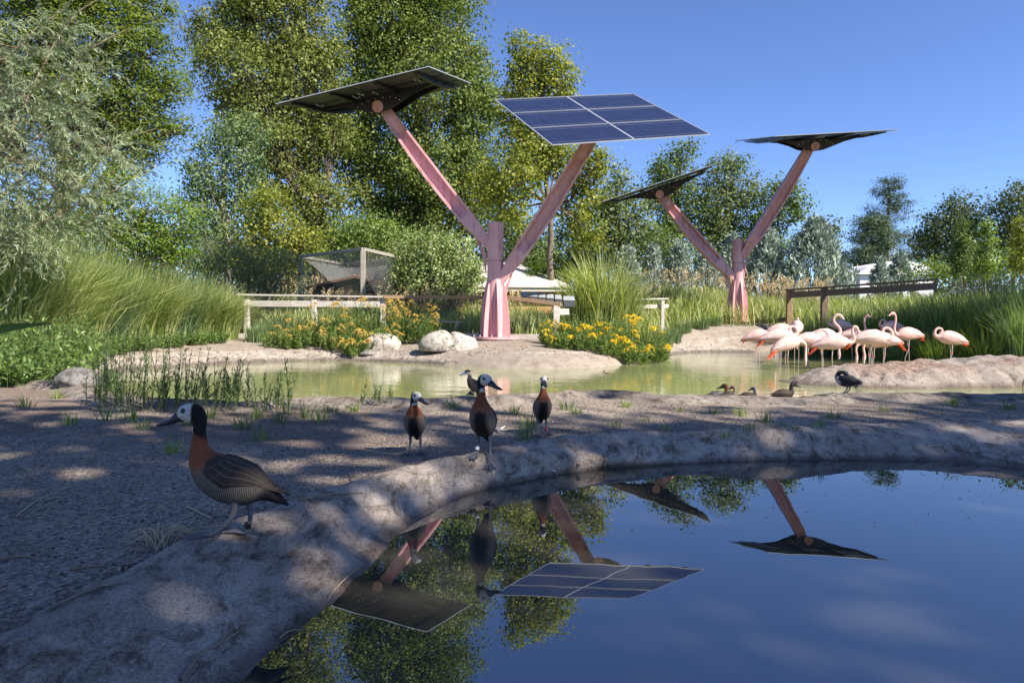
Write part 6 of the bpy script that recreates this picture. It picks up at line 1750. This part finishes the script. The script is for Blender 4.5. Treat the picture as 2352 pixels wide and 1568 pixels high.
# =================================================================== SMALL THINGS
# loose gravel : nobody could count it
def gravel():
    rg = np.random.default_rng(600)
    n = 48000
    y = 1.1 + 4.2 * rg.random(n) ** 1.5; x = -3.2 + 7.6 * rg.random(n)
    ok = (np.abs(x / y) < .86) & ~inside(x, y, near_poly) & ~inside(x, y, np.concatenate([(A * .02 + B * .98), (B * 0 + A)[::-1]]))
    ok &= (y < np.interp(x, FR[:, 0], FR[:, 1]) - .34)
    x, y = x[ok], y[ok]; n = len(x)
    ear = vnoise(x * 1.3, y * 1.3, 31); keep = rg.random(n) < .35 + .65 * ear; x, y = x[keep], y[keep]; n = len(x)
    z = land_z(x, y)
    base = np.array([[1, 0, 0], [-1, 0, 0], [0, 1, 0], [0, -1, 0], [0, 0, 1], [0, 0, -1]], float)
    r = .0022 + .0045 * rg.random(n) ** 2.2
    V = base[None] * (r[:, None, None] * (.6 + .8 * rg.random((n, 6, 1)))) * np.array([1, 1, .65])
    a = rg.random(n) * 6.283; ca, sa = np.cos(a)[:, None], np.sin(a)[:, None]
    V = np.stack([V[..., 0] * ca - V[..., 1] * sa, V[..., 0] * sa + V[..., 1] * ca, V[..., 2]], -1) + np.stack([x, y, z + r * .3], 1)[:, None]
    f = np.array([[0, 2, 4], [2, 1, 4], [1, 3, 4], [3, 0, 4], [2, 0, 5], [1, 2, 5], [3, 1, 5], [0, 3, 5]])
    Fq = (f[None] + 6 * np.arange(n)[:, None, None]).reshape(-1, 3)
    t = NT('gravel_grain'); c = t.ramp(t.attr('rnd'), [(0, (.05, .045, .045)), (.45, (.15, .135, .125)), (.8, (.27, .24, .215)), (1, (.5, .46, .42))]); t.set(c, .9, 0, .2)
    ob = np_mesh('gravel', V.reshape(-1, 3), Fq, t.m, face_attr={'rnd': np.repeat(rg.random(n), 8)})
    tag(ob, 'loose grey gravel covering the shaded spit', 'gravel', kind='stuff')
gravel()
# stones on the rim
M_st = [simple('stone_pale', (.42, .38, .33), .8, 0, .2, .25, 30, .003), simple('stone_grey', (.2, .19, .18), .8, 0, .2, .25, 30, .003), simple('stone_tan', (.34, .22, .15), .8, 0, .2, .25, 30, .003)]
for k, (px, py, s, mi, lab) in enumerate([(410, 1533, .045, 1, 'grey rounded stone, left of the three at the bottom of the rim'), (477, 1530, .05, 0, 'pale angular stone, right of the three at the bottom of the rim'), (462, 1550, .038, 2, 'tan stone, lowest of the three at the bottom of the rim'),
        (668, 1322, .035, 1, 'flat grey stone on the rim below the near duck tail'), (438, 1492, .04, 1, 'half-buried grey stone above the three at the bottom of the rim'), (905, 1122, .03, 0, 'small pale stone on the rim in the middle'), (608, 1273, .035, 1, 'dull stone behind the near duck feet'),
        (425, 1385, .06, 1, 'flat slab of stone pressed into the left rim'), (1270, 1070, .035, 0, 'small pale stone on the rim right of the tall duck'), (1330, 1055, .03, 2, 'tiny tan stone on the rim, farther right of the tall duck'), (700, 1370, .03, 1, 'dark pebble on the lower middle rim')]):
    c = hit(px, py); rock('stone', lab, c + [0, 0, -.004], (s, s * .8, s * .55), M_st[mi], 620 + k, k * .7, None, .3, .3, 3)
rg = np.random.default_rng(640)
for k in range(46):
    if k < 30: px, py = 850 + 1450 * rg.random(), 1005 + 40 * rg.random()
    else: px, py = 60 + 700 * rg.random(), 1330 + 200 * rg.random()
    c = hit(px, py); s = .008 + .012 * rg.random()
    rock('pebble', 'small pebble lying on the mud rim', c + [0, 0, -.002], (s * 1.3, s, s * .6), M_st[k % 3], 650 + k, k, None, .3, .2, 2, 'pebble', 'pebbles on the rim')
# fallen twigs and dry stems
def twig(label, pts, r, mat=None, name='twig', lift=.004):
    P = [hit(*p) + [0, 0, lift] for p in pts]; b = P[0]
    V, Fq = tube(catmull(np.array(P) - b, 5 * len(P)), np.linspace(r, r * .5, 5 * len(P)), 6)
    ob = np_mesh(name, V, Fq, mat or M_twig, smooth=True); ob.location = tuple(map(float, b))
    tag(ob, label, 'twig', 'fallen twigs and stems')
M_straw = simple('straw', (.42, .34, .23), .8, 0, .2, .25, 30)
twig('long curved dry stem on the gravel, left of the near duck', [(35, 1190), (80, 1155), (130, 1130), (185, 1112)], .0032, M_straw)
twig('thin dry stem parallel to the long curved one', [(55, 1192), (100, 1165), (140, 1150)], .002, M_straw)
twig('straight twig on the gravel left of the near duck breast', [(430, 1165), (460, 1180), (485, 1192)], .0035, M_straw)
twig('long thin twig lying down the lower left rim', [(415, 1566), (440, 1530), (470, 1500), (530, 1465), (585, 1430)], .0032)
twig('slender pale stem trailing from the rim into the water', [(752, 1382), (770, 1355), (800, 1325), (832, 1298)], .0022, M_straw)
twig('dark stick on the rim behind the near duck', [(685, 1150), (720, 1143), (760, 1137), (832, 1133)], .006)
twig('reddish bent twig at the far left gravel edge', [(165, 1310), (220, 1303), (285, 1305)], .0035)
twig('short twig at the left edge of the gravel', [(0, 1286), (60, 1280), (90, 1290)], .0035)
twig('white chip of straw behind the tall duck', [(1143, 990), (1160, 980)], .006, M_bandw)
twig('small dark twig curling at the water line', [(640, 1470), (665, 1452), (700, 1450)], .003)
rg = np.random.default_rng(700)
P0 = hit(370, 1252); n = 26
B_ = rg.normal(size=(n, 3)) * [.02, .02, 0]; a = 2.0 + .9 * rg.normal(size=n)
V, Fq = many_tubes([catmull([b_, b_ + np.array([math.cos(q) * .03, math.sin(q) * .03, .03 + .02 * rg.random()]), b_ + np.array([math.cos(q) * .09, math.sin(q) * .09, .004 + .02 * rg.random()])], 8) for b_, q in zip(B_, a)], [np.linspace(.003, .001, 8)] * n, 5)
ob = np_mesh('dry_grass', V, Fq, M_straw, smooth=True); ob.location = tuple(map(float, P0)); tag(ob, 'withered dry grass tussock at the edge of the gravel below the near duck', 'dry grass')
# litter: many tiny stems
n = 260; Vs, Fs, m0 = [], [], 0
paths = []
for _ in range(n):
    c = hit(20 + 900 * rg.random(), 1010 + 260 * rg.random() ** .8)
    if inside(np.array([c[0]]), np.array([c[1]]), np.concatenate([A, B[::-1]]))[0] or c[2] < .05: continue
    q = rg.random() * 6.283; L = .015 + .05 * rg.random() ** 2
    paths.append(np.array([c + [0, 0, .003], c + [math.cos(q) * L / 2, math.sin(q) * L / 2, .008], c + [math.cos(q + .3) * L, math.sin(q + .3) * L, .003]]))
V, Fq = many_tubes(paths, [np.array([.0014, .0012, .0008])] * len(paths), 4)
ob = np_mesh('straw_litter', V, Fq, M_straw); tag(ob, 'scattered bits of straw over the gravel', 'litter', kind='stuff')
# specks floating on the near pond
n = 90; px = 1000 + 1300 * rg.random(n); py = 1085 + 140 * rg.random(n) ** 2
C_ = np.array([at_z(a_, b_, .0015) for a_, b_ in zip(px, py)]); ok = inside(C_[:, 0], C_[:, 1], near_poly); C_ = C_[ok]; n = len(C_)
V, Fq = leaf_quads(C_, unit(np.concatenate([rg.normal(size=(n, 2)), np.zeros((n, 1))], 1)), np.tile([0, 0, 1.0], (n, 1)), .008 + .012 * rg.random(n), .005 + .006 * rg.random(n))
V[:, 2] = .002
ob = np_mesh('floating_specks', V, Fq, M_seed, face_attr={'rnd': rg.random(n)}); tag(ob, 'pale specks of fluff floating on the near pond', 'litter', kind='stuff')

# loose stones over the far bank
rg = np.random.default_rng(720); n = 420
px = 260 + 1200 * rg.random(n); y = 14.4 + 4.2 * rg.random(n); x = (px - PCX) / F * y
dd = dist_poly(x, y, FS); ok = (~inside(x, y, pond)) & (dd > .12) & (dd < 3.2); x, y = x[ok], y[ok]; n = len(x)
z = gzs(x, y); r = .008 + .03 * rg.random(n) ** 3
base = np.array([[1, 0, 0], [-1, 0, 0], [0, 1, 0], [0, -1, 0], [0, 0, 1], [0, 0, -1]], float)
Vg = base[None] * (r[:, None, None] * (.6 + .8 * rg.random((n, 6, 1)))) * np.array([1.2, 1, .7]) + np.stack([x, y, z + r * .3], 1)[:, None]
f8 = np.array([[0, 2, 4], [2, 1, 4], [1, 3, 4], [3, 0, 4], [2, 0, 5], [1, 2, 5], [3, 1, 5], [0, 3, 5]])
ob = np_mesh('bank_stones', Vg.reshape(-1, 3), (f8[None] + 6 * np.arange(n)[:, None, None]).reshape(-1, 3), M_st[2]); tag(ob, 'loose small stones scattered over the far bank', 'stones', kind='stuff')
